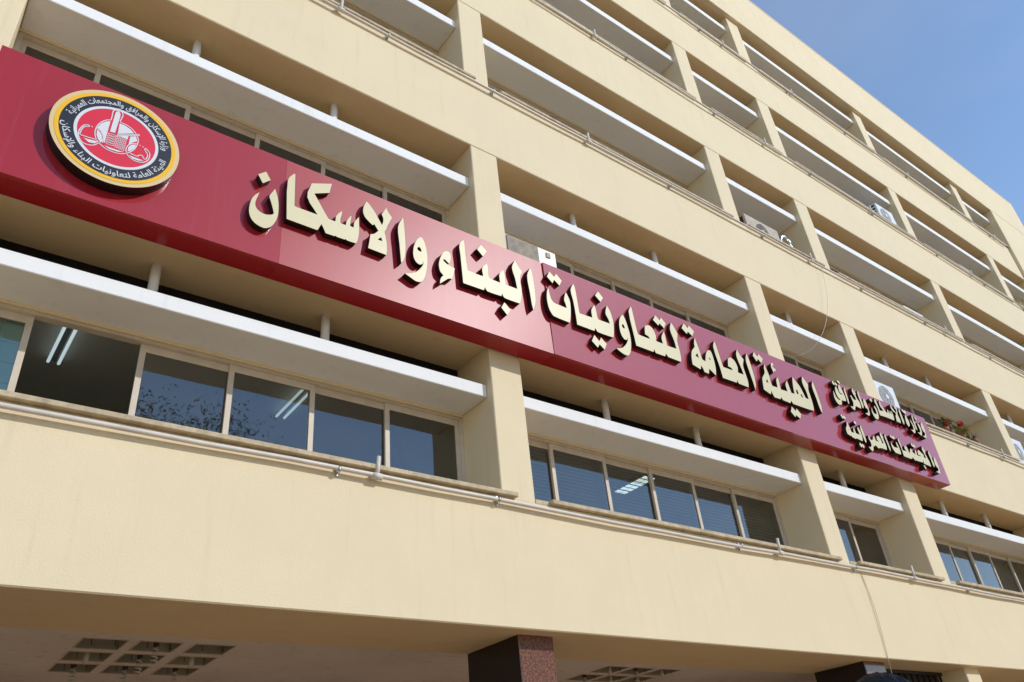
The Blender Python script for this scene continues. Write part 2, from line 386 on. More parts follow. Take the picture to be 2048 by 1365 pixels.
# ground storey: beam, ceiling with lamp openings, pillars, rear wall
bbox('portico_beam', XL, PIER0 - .002, .702, 1.10, BOT + .002, BOT + .5, CREAM)
CZ = 3.52
lampx = [[-3.52, -3.04, -2.54], [2.80, 3.29, 3.80]]
lampy = [1.63, 2.14, 2.65]; LS = .37
xs = sorted(set([XL, PIER0] + [v for g in lampx for x in g for v in (x, x + LS)])); ys = sorted(set([1.10, 7.0] + [v for y in lampy for v in (y, y + LS)]))
cb = MB()
for i in range(len(xs) - 1):
    for j in range(len(ys) - 1):
        cx, cy = (xs[i] + xs[i + 1]) / 2, (ys[j] + ys[j + 1]) / 2
        if any(x < cx < x + LS for g in lampx for x in g) and any(y < cy < y + LS for y in lampy): continue
        cb.quad((xs[i], ys[j], CZ), (xs[i], ys[j + 1], CZ), (xs[i + 1], ys[j + 1], CZ), (xs[i + 1], ys[j], CZ))
bmesh.ops.remove_doubles(cb.bm, verts=cb.bm.verts, dist=1e-5)
bpart('portico_ceiling', cb, CEIL)
bbox('portico_rear_wall', XL, PIER0, 6.8, 6.95, GZ, CZ - .003, simple('lobby_wall', (0.30, 0.25, 0.20), .5, .3, var=.2))
bbox('portico_cover', XL, PIER0, 1.11, 8.8, CZ + .4, CZ + .45, DARKW)
def pillar(x0, x1, y0, y1, mats, name):
    p = MB(); p.box(x0, x1, y0, y1, GZ, CZ + .02, .01); me = p.mesh(name)
    for m_ in mats: me.materials.append(m_)
    if len(mats) > 1:
        for f in me.polygons: f.material_index = 1 if abs(f.normal.x) > .9 else 0  # x-facing sides take the near-black tone, front and back stay red
    o = link(name, me, None, B); o.matrix_parent_inverse = Matrix.Translation((-6, 0, -GZ)); return o
pillar(.20, .66, .20, 1.12, [GRAN, SIDE_DARK], 'granite_pillar')
pillar(6.48, 7.02, .20, 1.05, [GRAN, SIDE_DARK], 'granite_pillar')
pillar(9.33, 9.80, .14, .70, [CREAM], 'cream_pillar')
pillar(-5.85, -5.38, .20, 1.09, [GRAN, SIDE_DARK], 'granite_pillar')
pillar(15.4, 15.9, .22, 1.05, [GRAN, SIDE_DARK], 'granite_pillar')
# security grille between two pillars
g = empty('security_grille', (8.2, .55, GZ), 'dark iron bar grille between granite pillar and cream pillar', 'grille')
iron = simple('black_iron', (0.02, 0.018, 0.017), .5, .4)
def gp(name, mb, mat=iron): o = mb.build(name, mat, g); o.matrix_parent_inverse = Matrix.Translation((-8.2, -.55, -GZ))
gp('rail', MB().box(7.02, 9.33, .53, .57, BOT - .05, BOT - .003)); gp('rail', MB().box(7.02, 9.33, .53, .57, GZ + .1, GZ + .15)); gp('rail', MB().box(7.02, 9.33, .53, .57, 1.7, 1.75))
for i in range(13):
    gp('bar', MB().cyl((7.1 + i * .18, .55, GZ), (7.1 + i * .18, .55, BOT - .05), .018, 8))
gp('dark_behind_bars', MB().box(7.02, 9.33, .62, .64, GZ, BOT - .004), simple('grille_dark', (0.07, 0.055, 0.045), .6, .3, var=.4))  # dark sheet standing in for the darkness behind the bars

# ------------------------------------------------------------------ things inside the first-floor rooms
TUBE = emis('lit_tube', (0.75, 0.95, 1.0), 0.42)
GRILL0 = simple('batten_grey', (0.10, 0.09, 0.09), .5, .3)
def twin_tube(x, y0, y1, label):
    t = empty('tube_light', (x, y0, lo(1) - .37), label, 'lamp', 'tube lamps on office ceilings'); inv = Matrix.Translation((-x, -y0, -(lo(1) - .37)))
    z = lo(1) - .40
    for nm, mb, mt in (('batten', MB().box(x - .025, x + .025, y0, y1, z - .005, z + .035), GRILL0), ('tube', MB().cyl((x - .05, y0 + .01, z - .03), (x - .05, y1 - .01, z - .03), .016, 8), TUBE), ('tube', MB().cyl((x + .05, y0 + .01, z - .03), (x + .05, y1 - .01, z - .03), .016, 8), TUBE)):
        o = mb.build(nm, mt, t); o.matrix_parent_inverse = inv
twin_tube(-4.24, .95, 1.95, 'twin fluorescent tube seen through the open sash beside mint tiles')
twin_tube(-1.72, 1.15, 2.05, 'twin fluorescent tube seen through dusty pane near the corner column')
# louvred ceiling light
t = empty('louvre_light', (4.03, 1.7, lo(1) - .37), 'lit fluorescent ceiling light with square louvre cells behind blinds', 'lamp'); inv = Matrix.Translation((-4.03, -1.7, -(lo(1) - .37)))
o = MB().box(3.9, 4.16, 1.35, 2.1, lo(1) - .44, lo(1) - .365).build('housing', GRILL0, t); o.matrix_parent_inverse = inv
LC = emis('lit_louvre', (0.8, 0.97, 1.0), 0.8)
for i in range(2):
    for j in range(6):
        o = MB().box(3.915 + i * .125, 4.02 + i * .125, 1.37 + j * .12, 1.455 + j * .12, lo(1) - .446, lo(1) - .441).build('cell', LC, t); o.matrix_parent_inverse = inv
# mint tiled wall
tw = empty('tiled_wall', (-5.0, .76, si(1)), 'mint green square tiled wall behind first-floor pane under the emblem', 'wall'); inv = Matrix.Translation((5.0, -.76, -si(1)))
o = box('backing', -5.42, -4.60, .768, .80, si(1) - .7, lo(1) - .37, simple('tile_grout', (0.25, 0.33, 0.30), .8, .2), tw); o.matrix_parent_inverse = inv
MINT = simple('mint_tile', (0.36, 0.62, 0.54), .2, .5, var=.06)
tm = None
for i in range(4):
    for j in range(7):
        x = -5.41 + i * .2; z = si(1) + j * .2 - .06
        if tm is None: tm = MB().box(0, .194, 0, .008, 0, .194, .002).mesh('tile'); tm.materials.append(MINT)
        o = link('tile', tm, None, tw); o.location = (x + 5.0, .002, z - si(1))
# blinds behind the a-b window
def blind(x0, x1, z0, z1, y, label):
    b_ = empty('venetian_blind', ((x0 + x1) / 2, y, z0), label, 'blind', 'venetian blinds in first-floor office'); c = (x0 + x1) / 2
    sm = MB(); sm.box(-(x1 - x0) / 2, (x1 - x0) / 2, -.022, .022, -.0015, .0015); me = sm.mesh('slat'); me.materials.append(BLM)
    k = 0; z = z0
    while z < z1:
        o = link('slat', me, None, b_); o.location = (0, 0, z - z0); o.rotation_euler = (rad(28 + random.uniform(-4, 4)), 0, 0); z += .05
    box('head_rail', -(x1 - x0) / 2, (x1 - x0) / 2, -.025, .025, z1 - z0, z1 - z0 + .04, BLM, b_)
BLM = simple('blind_slat_paint', (0.80, 0.78, 0.70), .5, .4)
blind(.55, 2.20, si(1) + .1, lo(1) - .72, .80, 'grey horizontal blind behind panes next to corner column')
blind(2.35, 4.05, si(1) + .1, lo(1) - .72, .80, 'grey horizontal blind behind middle panes under louvre light')
blind(4.15, 6.05, si(1) + .1, lo(1) - .72, .80, 'grey horizontal blind behind panes next to the narrow bay')
# curtains
def curtain(x0, x1, z0, z1, y, col, label):
    m_ = simple('curtain_cloth', col, .9, .1, var=.15); b_ = MB(); n_ = int((x1 - x0) * 40)
    pv = None
    for i in range(n_ + 1):
        x = x0 + (x1 - x0) * i / n_; yy = y + .035 * math.sin(i * .9) + .015 * math.sin(i * .37)
        q = [b_.bm.verts.new((x, yy, z0)), b_.bm.verts.new((x, yy, z1))]
        if pv: f = b_.bm.faces.new((pv[0], q[0], q[1], pv[1])); f.smooth = True
        pv = q
    o = b_.build('curtain', m_); tag(o, label, 'curtain')
curtain(6.7, 7.9, si(1) + .05, lo(1) - .70, .90, (.45, .46, .40), 'pale grey curtain behind narrow window above iron grille')
curtain(12.3, 13.3, si(1) + .05, lo(1) - .70, .92, (.50, .42, .28), 'beige curtain hanging behind first-floor window past the narrow bay')
curtain(13.7, 15.2, si(1) + .05, lo(1) - .70, .95, (.22, .18, .15), 'dark brown curtain behind first-floor window beyond the beige curtain')

# ------------------------------------------------------------------ drain pipes along the bands
def drain(n, stubs, clamps, label):
    z = si(n) - .075
    p = empty('drain_pipe', (6, -.06, z), label, 'pipe', 'drain pipes along the balcony bands'); inv = Matrix.Translation((-6, .06, -z))
    pts = [(XL + i * .8, -.062 + .004 * math.sin(i * 1.7 + n), z + .012 * math.sin(i * .55 + n) - .004 * (i % 3)) for i in range(46)]
    pts = [q for q in pts if q[0] < ENDX]
    o = MB().tube(pts, .023, 10).build('pipe', PIPE, p); o.matrix_parent_inverse = inv
    for x in clamps:
        o = MB().cyl((x - .012, -.062, z), (x + .012, -.062, z), 0.031, 12).box(x - .01, x + .01, -.03, -.001, z - .05, z + .05).build('clamp', STEEL, p); o.matrix_parent_inverse = inv
    for x in stubs:
        o = MB().cyl((x, -.062, z), (x + .02, -.062, z + .21), .022, 10).cyl((x - .05, -.062, z), (x + .05, -.062, z), .035, 10).build('stub', PIPE, p); o.matrix_parent_inverse = inv
cl = [-8.1, -4.9, -1.95, -.1, 3.9, 6.62, 10.2, 13.0, 16.4, 19.3, 22.0]
drain(1, [-8.0, -1.55, 4.75, 8.33, 14.9], cl, 'grey plastic drain pipe along lowest balcony band below the sign')
drain(2, [-8.0, 14.6, 20.1], cl, 'grey drain pipe along second band partly hidden by the sign')
drain(3, [-2.1, 2.48, 8.85, 14.6, 20.5], [x + .6 for x in cl], 'grey drain pipe along third band just above the sign windows')
drain(4, [3.3, 8.7, 13.2, 18.75], [x + .3 for x in cl], 'grey drain pipe along fourth balcony band')
drain(5, [5.4, 8.4, 11.3, 17.4, 23.3], [x + .9 for x in cl], 'grey drain pipe along highest balcony band under the roof fascia')

# ------------------------------------------------------------------ sign
SX0, SX1, SZ0, SZ1, SY = -5.46, 10.60, 6.675, 8.09, -0.30
S = empty('sign', ((SX0 + SX1) / 2, SY, SZ0), 'long glossy red sign with raised cream Arabic letters and round emblem', 'sign')
SINV = Matrix.Translation((-(SX0 + SX1) / 2, -SY, -SZ0))
def spart(name, mb, mats):
    o = mb.build(name, mats, S); o.matrix_parent_inverse = SINV; return o
seams = [SX0, -2.77, .77, SX1]
tilt = [(.0, .0), (.0, .0), (.006, -.022)]
for i in range(3):
    a, b = seams[i] + .001, seams[i + 1] - .001
    tx, tz = tilt[i]
    pm = MB(); c = (a + b) / 2; zc = (SZ0 + SZ1) / 2
    # a shallow cassette whose face is set a hair out of true
    def yf(x, z): return SY + (x - c) * tx * .5 + (z - zc) * tz * .5
    vs_ = [pm.bm.verts.new((x, yf(x, z), z)) for x, z in ((a, SZ0), (b, SZ0), (b, SZ1), (a, SZ1))]
    vb = [pm.bm.verts.new((x, -.02, z)) for x, z in ((a, SZ0), (b, SZ0), (b, SZ1), (a, SZ1))]
    pm.bm.faces.new(vs_)
    for j in range(4):
        k = (j + 1) % 4; pm.bm.faces.new((vs_[k], vs_[j], vb[j], vb[k]))
    pm.bm.faces.new(vb[::-1])
    spart('panel', pm, SIGNS[i])
spart('backing_frame', MB().box(SX0 + .02, SX1 - .02, -.019, -.002, SZ0 + .02, SZ1 - .02), STEEL)
# ------------------------------------------------------------------ raised lettering, traced on the letters' front plane
LY = SY - .079
ZM = {1: (480, 330, 9.752), 2: (660, 380, 9.752), 3: (780, 430, 9.752), 4: (900, 470, 9.752), 5: (1070, 530, 9.752), 6: (1220, 590, 9.752),
      7: (1360, 650, 9.752), 8: (1500, 700, 11.378), 11: (1640, 740, 13.653), 12: (1740, 770, 13.653), 13: (1660, 820, 13.653), 14: (1760, 860, 13.653),
      21: (960, 580, 17.067), 22: (1140, 640, 17.067), 23: (1540, 780, 17.067), 30: (80, 150, 6.827)}
def zp(z, q, y):
    x0, y0, s = ZM[z]; p = at(x0 + q[0] / s, y0 + q[1] / s, 1, y); return (p[0], p[2])
def curve_loop(pts):
    """rounds the gentle bends of a traced outline, keeps the sharp corners"""
    n = len(pts); P = [Vector(p) for p in pts]; cor = []
    for i in range(n):
        a = (P[i] - P[i - 1]); b = (P[(i + 1) % n] - P[i])
        cor.append(a.length < 1e-6 or b.length < 1e-6 or abs(a.angle_signed(b, 0)) > rad(44))
    out = []
    for i in range(n):
        j = (i + 1) % n; p1, p2 = P[i], P[j]; d = p2 - p1
        out.append(tuple(p1))
        if cor[i] and cor[j]: continue
        t1 = d if cor[i] else (p2 - P[i - 1]) * .5
        t2 = d if cor[j] else (P[(j + 1) % n] - p1) * .5
        t1 = t1.normalized() * d.length; t2 = t2.normalized() * d.length
        for t in (.33, .67):
            h1 = 2 * t**3 - 3 * t**2 + 1; h2 = t**3 - 2 * t**2 + t; h3 = -2 * t**3 + 3 * t**2; h4 = t**3 - t**2
            out.append(tuple(p1 * h1 + t1 * h2 + p2 * h3 + t2 * h4))
    return out
def letter(name, loops):
    ls = [curve_loop([zp(z, q, LY) for z, q in lp]) for lp in loops]
    return spart(name, MB().prism(ls, LY, SY + .012, 0, 1), [LETTER, BLACK])
def L(z, *c): return [(z, (c[i], c[i + 1])) for i in range(0, len(c), 2)]
D = 'letter_dot'
letter(D, [L(1, 355,185, 510,135, 600,300, 445,360)])
letter('letter', [L(1, 378,540, 345,615, 315,680, 300,735, 300,790, 325,850, 370,900, 430,940, 500,968, 580,975, 640,965, 658,945, 640,850, 605,720, 575,612, 620,550, 685,470, 715,560, 740,660, 752,760, 752,880, 740,980, 710,1070, 660,1150, 600,1205, 530,1232, 460,1230, 390,1200, 310,1150, 240,1080, 200,1010, 178,920, 180,830, 200,740, 240,650, 300,585)])
letter('letter', [L(1, 937,293, 1062,170, 1080,190, 1070,500, 1062,800, 1100,822, 1515,975, 1315,630, 1400,362, 1792,372, 1745,548, 1450,560, 1520,685, 1720,1045, 1760,1070, 1862,1105) +
                  L(2, 125,510, 228,415, 236,450, 205,560, 200,640, 215,655, 312,690, 325,610, 410,505, 416,530, 395,640, 392,705, 462,738, 475,640, 565,530, 568,720, 560,870, 535,990, 505,1045, 330,985, 305,958, 285,970, 130,915, 112,893, 95,905, -65,852) +
                  L(1, 1670,1330, 1640,1260, 1590,1155, 1510,1275, 910,1055)])
letter('letter', [L(2, 715,228, 760,275, 830,370, 900,480, 960,590, 1015,690, 1035,640, 1040,560, 1008,478, 1100,352, 1125,420, 1210,545, 1150,650, 1120,700, 1095,770, 1065,820, 1085,920, 1105,1050, 1110,1180, 1098,1272, 745,1135, 770,1000, 790,865, 860,860, 945,800, 865,670, 835,690, 790,650, 690,540, 650,450, 648,380, 665,310), L(2, 928,968, 1000,925, 1020,1005)])
letter('letter', [L(3, 248,58, 262,100, 285,340, 300,560, 300,700, 285,830, 232,935, 218,925, 205,780, 185,560, 158,235)])
letter('letter', [L(3, 600,430, 640,470, 680,560, 710,680, 725,800, 728,930, 715,1060, 690,1180, 650,1270, 590,1310, 500,1290, 400,1220, 290,1140, 380,1142, 430,1135, 500,1118, 580,1060, 640,985, 662,905, 630,960, 580,972, 530,940, 480,870, 455,780, 455,690, 470,600, 505,520, 550,465), L(3, 530,660, 545,632, 580,630, 605,670, 618,718, 590,718, 550,695)])
letter('letter', [L(3, 1010,780, 1050,725, 1095,710, 1145,722, 1178,770, 1182,850, 1165,925, 1150,950, 1070,870, 1042,866, 1035,885, 1080,935, 1140,980, 1262,1048, 1255,1090, 1210,1250, 1140,1245, 1060,1290, 975,1340, 985,1260, 1010,1210, 1045,1185, 1030,1165, 985,1110, 960,1030, 955,950, 975,860)])
letter('letter', [L(4, 258,100, 275,140, 300,400, 335,640, 345,695, 440,730, 515,765, 650,810, 630,650, 715,565, 735,620, 745,780, 760,840, 850,885, 978,935, 965,770, 1035,685, 1060,760, 1075,900, 1085,975, 1145,995, 1315,1058, 1270,850, 1210,640, 1265,495, 1320,600, 1405,725, 1370,790, 1370,900, 1400,1080, 1395,1200, 1365,1342, 1075,1235, 1035,1190, 1020,1140, 1000,1195, 740,1105, 700,1060, 683,1015, 660,1080, 260,940, 240,750, 205,400, 185,190)])
letter(D, [L(4, 605,195, 718,322, 645,420, 528,283)])
letter(D, [L(21, 835,430, 1045,680, 930,860, 730,605)])
letter('letter', [L(4, 1562,645, 1590,720, 1630,930, 1660,1160, 1668,1280, 1660,1350, 1628,1465, 1600,1365, 1560,1130, 1505,800)])
letter(D, [L(5, 278,132, 370,235, 412,178, 520,312, 478,405, 372,292, 342,358, 232,228)])
letter('letter', [L(5, 258,435, 270,500, 295,610, 330,690, 380,745, 450,775, 620,848, 600,770, 568,680, 597,535, 640,610, 680,710, 695,830, 697,980, 690,1080, 680,1130, 370,1000, 320,940, 280,860, 250,760, 232,640, 235,520)])
letter('letter', [L(5, 745,372, 775,440, 820,680, 865,930, 880,950, 1120,1032, 1100,885, 1155,785, 1185,870, 1215,1020, 1240,1070, 1462,1150, 1430,1060, 1375,945, 1400,795, 1460,900, 1510,1050, 1535,1180, 1540,1300, 1530,1418, 1340,1355, 1225,1310, 1195,1270, 1175,1230, 1160,1290, 825,1165, 800,1000, 750,720, 695,490)])
letter(D, [L(5, 1228,520, 1325,645, 1280,725, 1170,597)])
letter(D, [L(22, 830,520, 1005,735, 1060,605, 1250,830, 1185,1020, 1010,835, 955,950, 750,720)])
letter('letter', [L(6, 238,385, 270,425, 310,520, 350,640, 385,760, 408,900, 412,1030, 400,1120, 370,1175, 330,1182, 270,1155, 200,1105, 130,1045, 190,1045, 245,1032, 300,985, 340,915, 355,830, 335,872, 310,880, 275,862, 240,810, 205,730, 185,630, 180,530, 195,450), L(6, 228,590, 245,572, 270,590, 292,655, 270,655, 245,635)])
letter('letter', [L(6, 405,225, 425,280, 480,520, 530,720, 555,775, 780,865, 750,810, 685,770, 680,620, 720,595, 770,605, 830,660, 870,740, 895,810, 900,905, 1035,955, 1005,830, 1045,715, 1075,800, 1105,950, 1120,995, 1298,1055, 1250,890, 1170,680, 1185,540, 1240,620, 1318,760, 1310,900, 1350,1060, 1385,1220, 1388,1310, 1140,1215, 1090,1145, 1075,1200, 895,1135, 860,1060, 850,1115, 515,990, 470,800, 365,330)])
letter(D, [L(6, 880,400, 965,495, 990,445, 1085,560, 1055,655, 965,555, 945,600, 840,490)])
letter(D, [L(6, 1432,560, 1515,650, 1535,600, 1635,715, 1605,805, 1515,715, 1500,765, 1398,650)])
letter('letter', [L(7, 282,245, 310,320, 370,480, 415,620, 440,680, 500,715, 500,620, 515,540, 545,500, 585,500, 615,550, 650,650, 680,760, 700,870, 703,990, 570,855, 565,955, 480,920, 455,860, 415,790, 405,870, 250,775, 232,680, 225,580, 235,500, 285,430, 275,370), L(7, 303,605, 335,550, 372,650), L(7, 560,645, 577,640, 602,690, 585,690)])
letter('letter', [L(7, 665,310, 690,370, 760,580, 830,790, 850,825, 1030,890, 1000,840, 940,810, 935,680, 955,645, 990,640, 1050,690, 1095,760, 1125,840, 1130,930, 1243,975, 1210,880, 1100,610, 1105,480, 1150,560, 1240,680, 1230,800, 1280,960, 1330,1120, 1338,1220, 1145,1145, 1118,1075, 1110,1130, 840,1035, 780,830, 650,440)])
letter('letter', [L(7, 1290,552, 1330,640, 1400,850, 1460,1060, 1480,1180, 1475,1275, 1430,1130, 1350,900, 1285,700)])
letter(D, [L(7, 1435,528, 1510,620, 1525,568, 1612,665, 1590,750, 1515,665, 1498,718, 1420,600)])
letter(D, [L(8, 478,310, 500,298, 522,315, 532,350, 515,360, 505,375, 540,410, 580,445, 590,490, 555,490, 535,530, 520,480, 490,420, 475,360)])
letter('letter', [L(8, 320,320, 345,380, 400,500, 440,610, 470,730, 500,800, 515,825, 630,860, 600,720, 598,680, 620,615, 650,690, 690,850, 710,905, 855,950, 810,800, 832,700, 870,780, 920,920, 945,980, 1015,1005, 985,860, 970,740, 960,610, 1020,690, 1130,830, 1210,980, 1265,1095, 1340,1130, 1280,950, 1190,750, 1180,600, 1230,670, 1320,790, 1330,920, 1370,1040, 1420,1200, 1450,1330, 1455,1392, 1290,1340, 985,1230, 940,1160, 920,1215, 755,1145, 710,1075, 700,1125, 560,1080, 510,990, 485,930, 475,1015, 320,905, 300,800, 285,690, 285,630, 335,520, 318,420), L(8, 362,720, 390,665, 422,762), L(8, 1045,910, 1075,915, 1105,990, 1090,1020, 1060,980), L(8, 1150,1010, 1175,1015, 1215,1090, 1190,1085, 1160,1045)])
letter('letter', [L(8, 1412,705, 1440,770, 1530,1000, 1605,1230, 1640,1365, 1646,1450, 1590,1330, 1500,1080, 1415,850)])
letter(D, [L(23, 740,570, 880,725, 900,635, 1060,830, 1040,990, 895,860, 870,935, 715,745)])
# ministry name, upper line
T = 'small_letter'; TD = 'small_letter_dot'
letter(TD, [L(11, 335,290, 400,378, 408,328, 470,402, 455,450, 398,388, 385,425, 325,350)])
letter(TD, [L(11, 480,280, 545,355, 525,385, 455,315)])
letter(T, [L(11, 365,565, 372,660, 400,770, 445,860, 500,930, 550,958, 585,950, 597,900, 590,830, 705,858, 712,835, 680,730, 640,640, 590,530, 540,445, 508,410, 495,440, 505,520, 530,600, 570,645, 615,660, 610,680, 560,667, 520,622, 480,540, 440,465, 412,460, 415,530, 435,630, 475,720, 520,780, 555,800, 545,830, 490,800, 430,720, 390,630)])
letter(T, [L(11, 660,465, 690,560, 750,740, 790,870, 795,935, 775,925, 740,820, 690,670, 650,540)])
letter(T, [L(11, 870,485, 910,560, 975,650, 965,690, 1020,800, 1080,890, 1115,980, 1125,1065, 975,985, 965,1040, 960,1110, 890,1060, 830,985, 900,1010, 915,970, 910,900, 870,800, 830,720, 840,685, 880,750, 920,810, 985,835, 970,770, 920,680, 875,590)])
letter(T, [L(11, 1030,565, 1070,690, 1140,850, 1185,970, 1190,1055, 1160,1030, 1110,890, 1040,700, 1018,620)])
letter(T, [L(11, 1190,780, 1240,850, 1290,970, 1330,1080, 1360,1190, 1355,1255, 1330,1250, 1240,1185, 1300,1180, 1315,1150, 1305,1080, 1285,1065, 1250,1040, 1215,970, 1190,890, 1180,820)])
letter(TD, [L(11, 1360,770, 1420,830, 1415,885, 1350,825)])
letter(T, [L(11, 1415,1025, 1430,1100, 1470,1180, 1530,1220, 1550,1200, 1530,1120, 1480,1020, 1480,975, 1520,1030, 1570,1130, 1600,1250, 1605,1320, 1580,1355, 1530,1340, 1470,1260, 1420,1150, 1408,1070)])
letter(T, [L(12, 122,362, 160,440, 230,600, 270,700, 375,725, 330,660, 270,570, 245,480, 240,425, 275,470, 290,540, 350,620, 420,720, 460,765, 480,770, 470,670, 490,690, 515,765, 540,795, 535,710, 550,720, 575,795, 595,805, 575,710, 600,740, 640,850, 668,975, 455,890, 275,830, 230,700, 175,560, 115,450)])
letter(T, [L(12, 545,535, 590,610, 650,690, 700,760, 718,750, 712,690, 660,620, 640,575, 660,580, 720,640, 735,690, 745,770, 760,830, 820,950, 845,1050, 735,1000, 710,900, 700,845, 715,820, 690,765, 640,730, 590,670, 555,600)])
letter(T, [L(12, 780,640, 820,720, 880,870, 930,1000, 940,1090, 905,1050, 850,900, 785,720)])
letter(TD, [L(12, 870,655, 925,720, 945,695, 985,760, 970,805, 925,765, 910,760, 862,700)])
letter(T, [L(12, 960,815, 1000,890, 1050,980, 1080,1070, 1080,1130, 1055,1140, 1000,1060, 970,950, 955,870)])
letter(T, [L(12, 1090,930, 1140,1020, 1200,1120, 1235,1230, 1240,1310, 1215,1325, 1115,1215, 1170,1235, 1190,1200, 1160,1100, 1110,1010)])
letter(T, [L(12, 1130,805, 1170,900, 1230,1060, 1280,1190, 1290,1250, 1250,1200, 1190,1040, 1140,890)])
letter(TD, [L(12, 1220,865, 1275,945, 1265,980, 1210,905)])
letter(T, [L(12, 1300,1035, 1350,1110, 1400,1220, 1420,1330, 1415,1400, 1300,1290, 1365,1310, 1370,1250, 1330,1150, 1300,1090)])
letter(T, [L(12, 1390,1020, 1440,1090, 1490,1210, 1520,1310, 1540,1400, 1543,1469, 1440,1400, 1500,1385, 1500,1310, 1460,1280, 1410,1180, 1385,1090)])
# lower line
letter(TD, [L(13, 295,110, 355,180, 370,145, 430,215, 420,270, 370,225, 352,250, 288,150)])
letter(T, [L(13, 455,310, 490,390, 540,490, 590,610, 660,630, 640,550, 635,510, 650,480, 680,560, 710,640, 820,685, 790,620, 750,520, 760,465, 800,530, 850,640, 880,740, 895,860, 725,775, 715,800, 610,745, 585,690, 580,725, 480,655, 450,580, 440,500, 460,420, 450,350), L(13, 497,528, 515,532, 528,572)])
letter(TD, [L(13, 660,295, 715,360, 710,415, 645,345)])
letter(T, [L(13, 825,400, 870,510, 940,690, 990,840, 990,905, 960,870, 900,720, 825,500)])
letter(TD, [L(13, 815,890, 872,955, 880,920, 940,990, 935,1055, 880,1000, 865,1030, 805,950)])
letter(T, [L(13, 1040,690, 1080,760, 1120,830, 1170,810, 1175,720, 1200,715, 1230,790, 1250,840, 1340,880, 1330,860, 1285,820, 1270,750, 1285,715, 1320,715, 1370,780, 1410,870, 1420,910, 1470,925, 1430,840, 1370,700, 1355,600, 1400,670, 1450,740, 1455,790, 1500,900, 1540,1000, 1555,1100, 1420,1050, 1350,1045, 1335,1060, 1240,960, 1225,995, 1185,985, 1190,1070, 1175,1140, 1130,1100, 1055,1000, 1115,1025, 1135,970, 1110,880, 1060,790)])
letter(T, [L(13, 1490,650, 1530,750, 1600,930, 1650,1060, 1660,1140, 1630,1090, 1560,910, 1490,730)])
letter(TD, [L(13, 1640,675, 1700,740, 1710,695, 1765,770, 1755,815, 1705,785, 1690,775, 1630,720)])
letter(T, [L(13, 1670,865, 1700,950, 1760,1020, 1860,1045, 1820,960, 1795,870, 1830,910, 1890,1040, 1930,1150, 1945,1225, 1800,1175, 1740,1100, 1690,1000, 1668,920)])
letter(T, [L(14, 492,220, 530,310, 590,470, 620,560, 740,590, 700,550, 670,500, 668,440, 690,425, 730,470, 770,560, 800,640, 822,600, 822,530, 845,510, 870,560, 900,620, 975,680, 955,600, 960,545, 985,580, 1020,700, 1130,730, 1090,695, 1050,690, 1035,640, 1030,580, 1050,550, 1100,600, 1190,690, 1200,755, 1260,780, 1220,680, 1150,540, 1140,440, 1180,510, 1230,590, 1240,660, 1290,760, 1350,870, 1400,1010, 1200,920, 1185,825, 1175,895, 1030,850, 985,830, 975,850, 890,745, 875,795, 655,720, 600,560, 530,380, 490,290)])
letter(TD, [L(14, 850,355, 905,420, 915,385, 960,450, 955,500, 910,470, 895,465, 843,405)])
letter(TD, [L(14, 1210,960, 1270,1050, 1250,1080, 1195,980)])
letter(T, [L(14, 1318,560, 1370,680, 1440,840, 1485,950, 1490,1030, 1450,970, 1390,810, 1320,640)])
letter(T, [L(14, 1480,740, 1530,830, 1580,950, 1620,1070, 1645,1170, 1635,1205, 1535,1140, 1595,1125, 1590,1050, 1560,1030, 1510,950, 1475,840, 1465,770)])

# ------------------------------------------------------------------ round emblem
EY = SY - .12
EC = [at(*q, 1, EY) for q in ((93.2, 241.7), (190, 172.3), (361.9, 309), (269.4, 380.6))]
EX = (EC[0][0] + EC[2][0]) / 2; EZ = (EC[1][2] + EC[3][2]) / 2
ER = 1.012 * ((EC[2][0] - EC[0][0]) / 2 + (EC[1][2] - EC[3][2]) / 2) / 2
TAN = simple('emblem_tan', (0.70, 0.52, 0.26), .4, .4); YEL = simple('emblem_yellow', (0.86, 0.47, 0.012), .35, .4)
NAVY = simple('emblem_black', (0.020, 0.021, 0.028), .35, .4); EWH = simple('emblem_white', (0.68, 0.68, 0.70), .35, .4); ERED = simple('emblem_red', (0.68, 0.022, 0.05), .35, .4)
def circ(r, n=96): return [(EX + r * math.cos(2 * math.pi * i / n), EZ + r * math.sin(2 * math.pi * i / n)) for i in range(n)]
EM = spart('emblem', MB().prism([circ(ER)], EY, SY + .012, 0, 1), [TAN, BLACK])
def epart(name, mb, mat):
    o = mb.build(name, mat, EM); return o
epart('ring', MB().prism([circ(ER * .932), circ(ER * .868)], EY - .003, EY), YEL)
epart('ring', MB().prism([circ(ER * .8675), circ(ER * .653)], EY - .002, EY), NAVY)
epart('ring', MB().prism([circ(ER * .6525), circ(ER * .603)], EY - .003, EY), EWH)
epart('field', MB().prism([circ(ER * .6025)], EY - .002, EY), ERED)
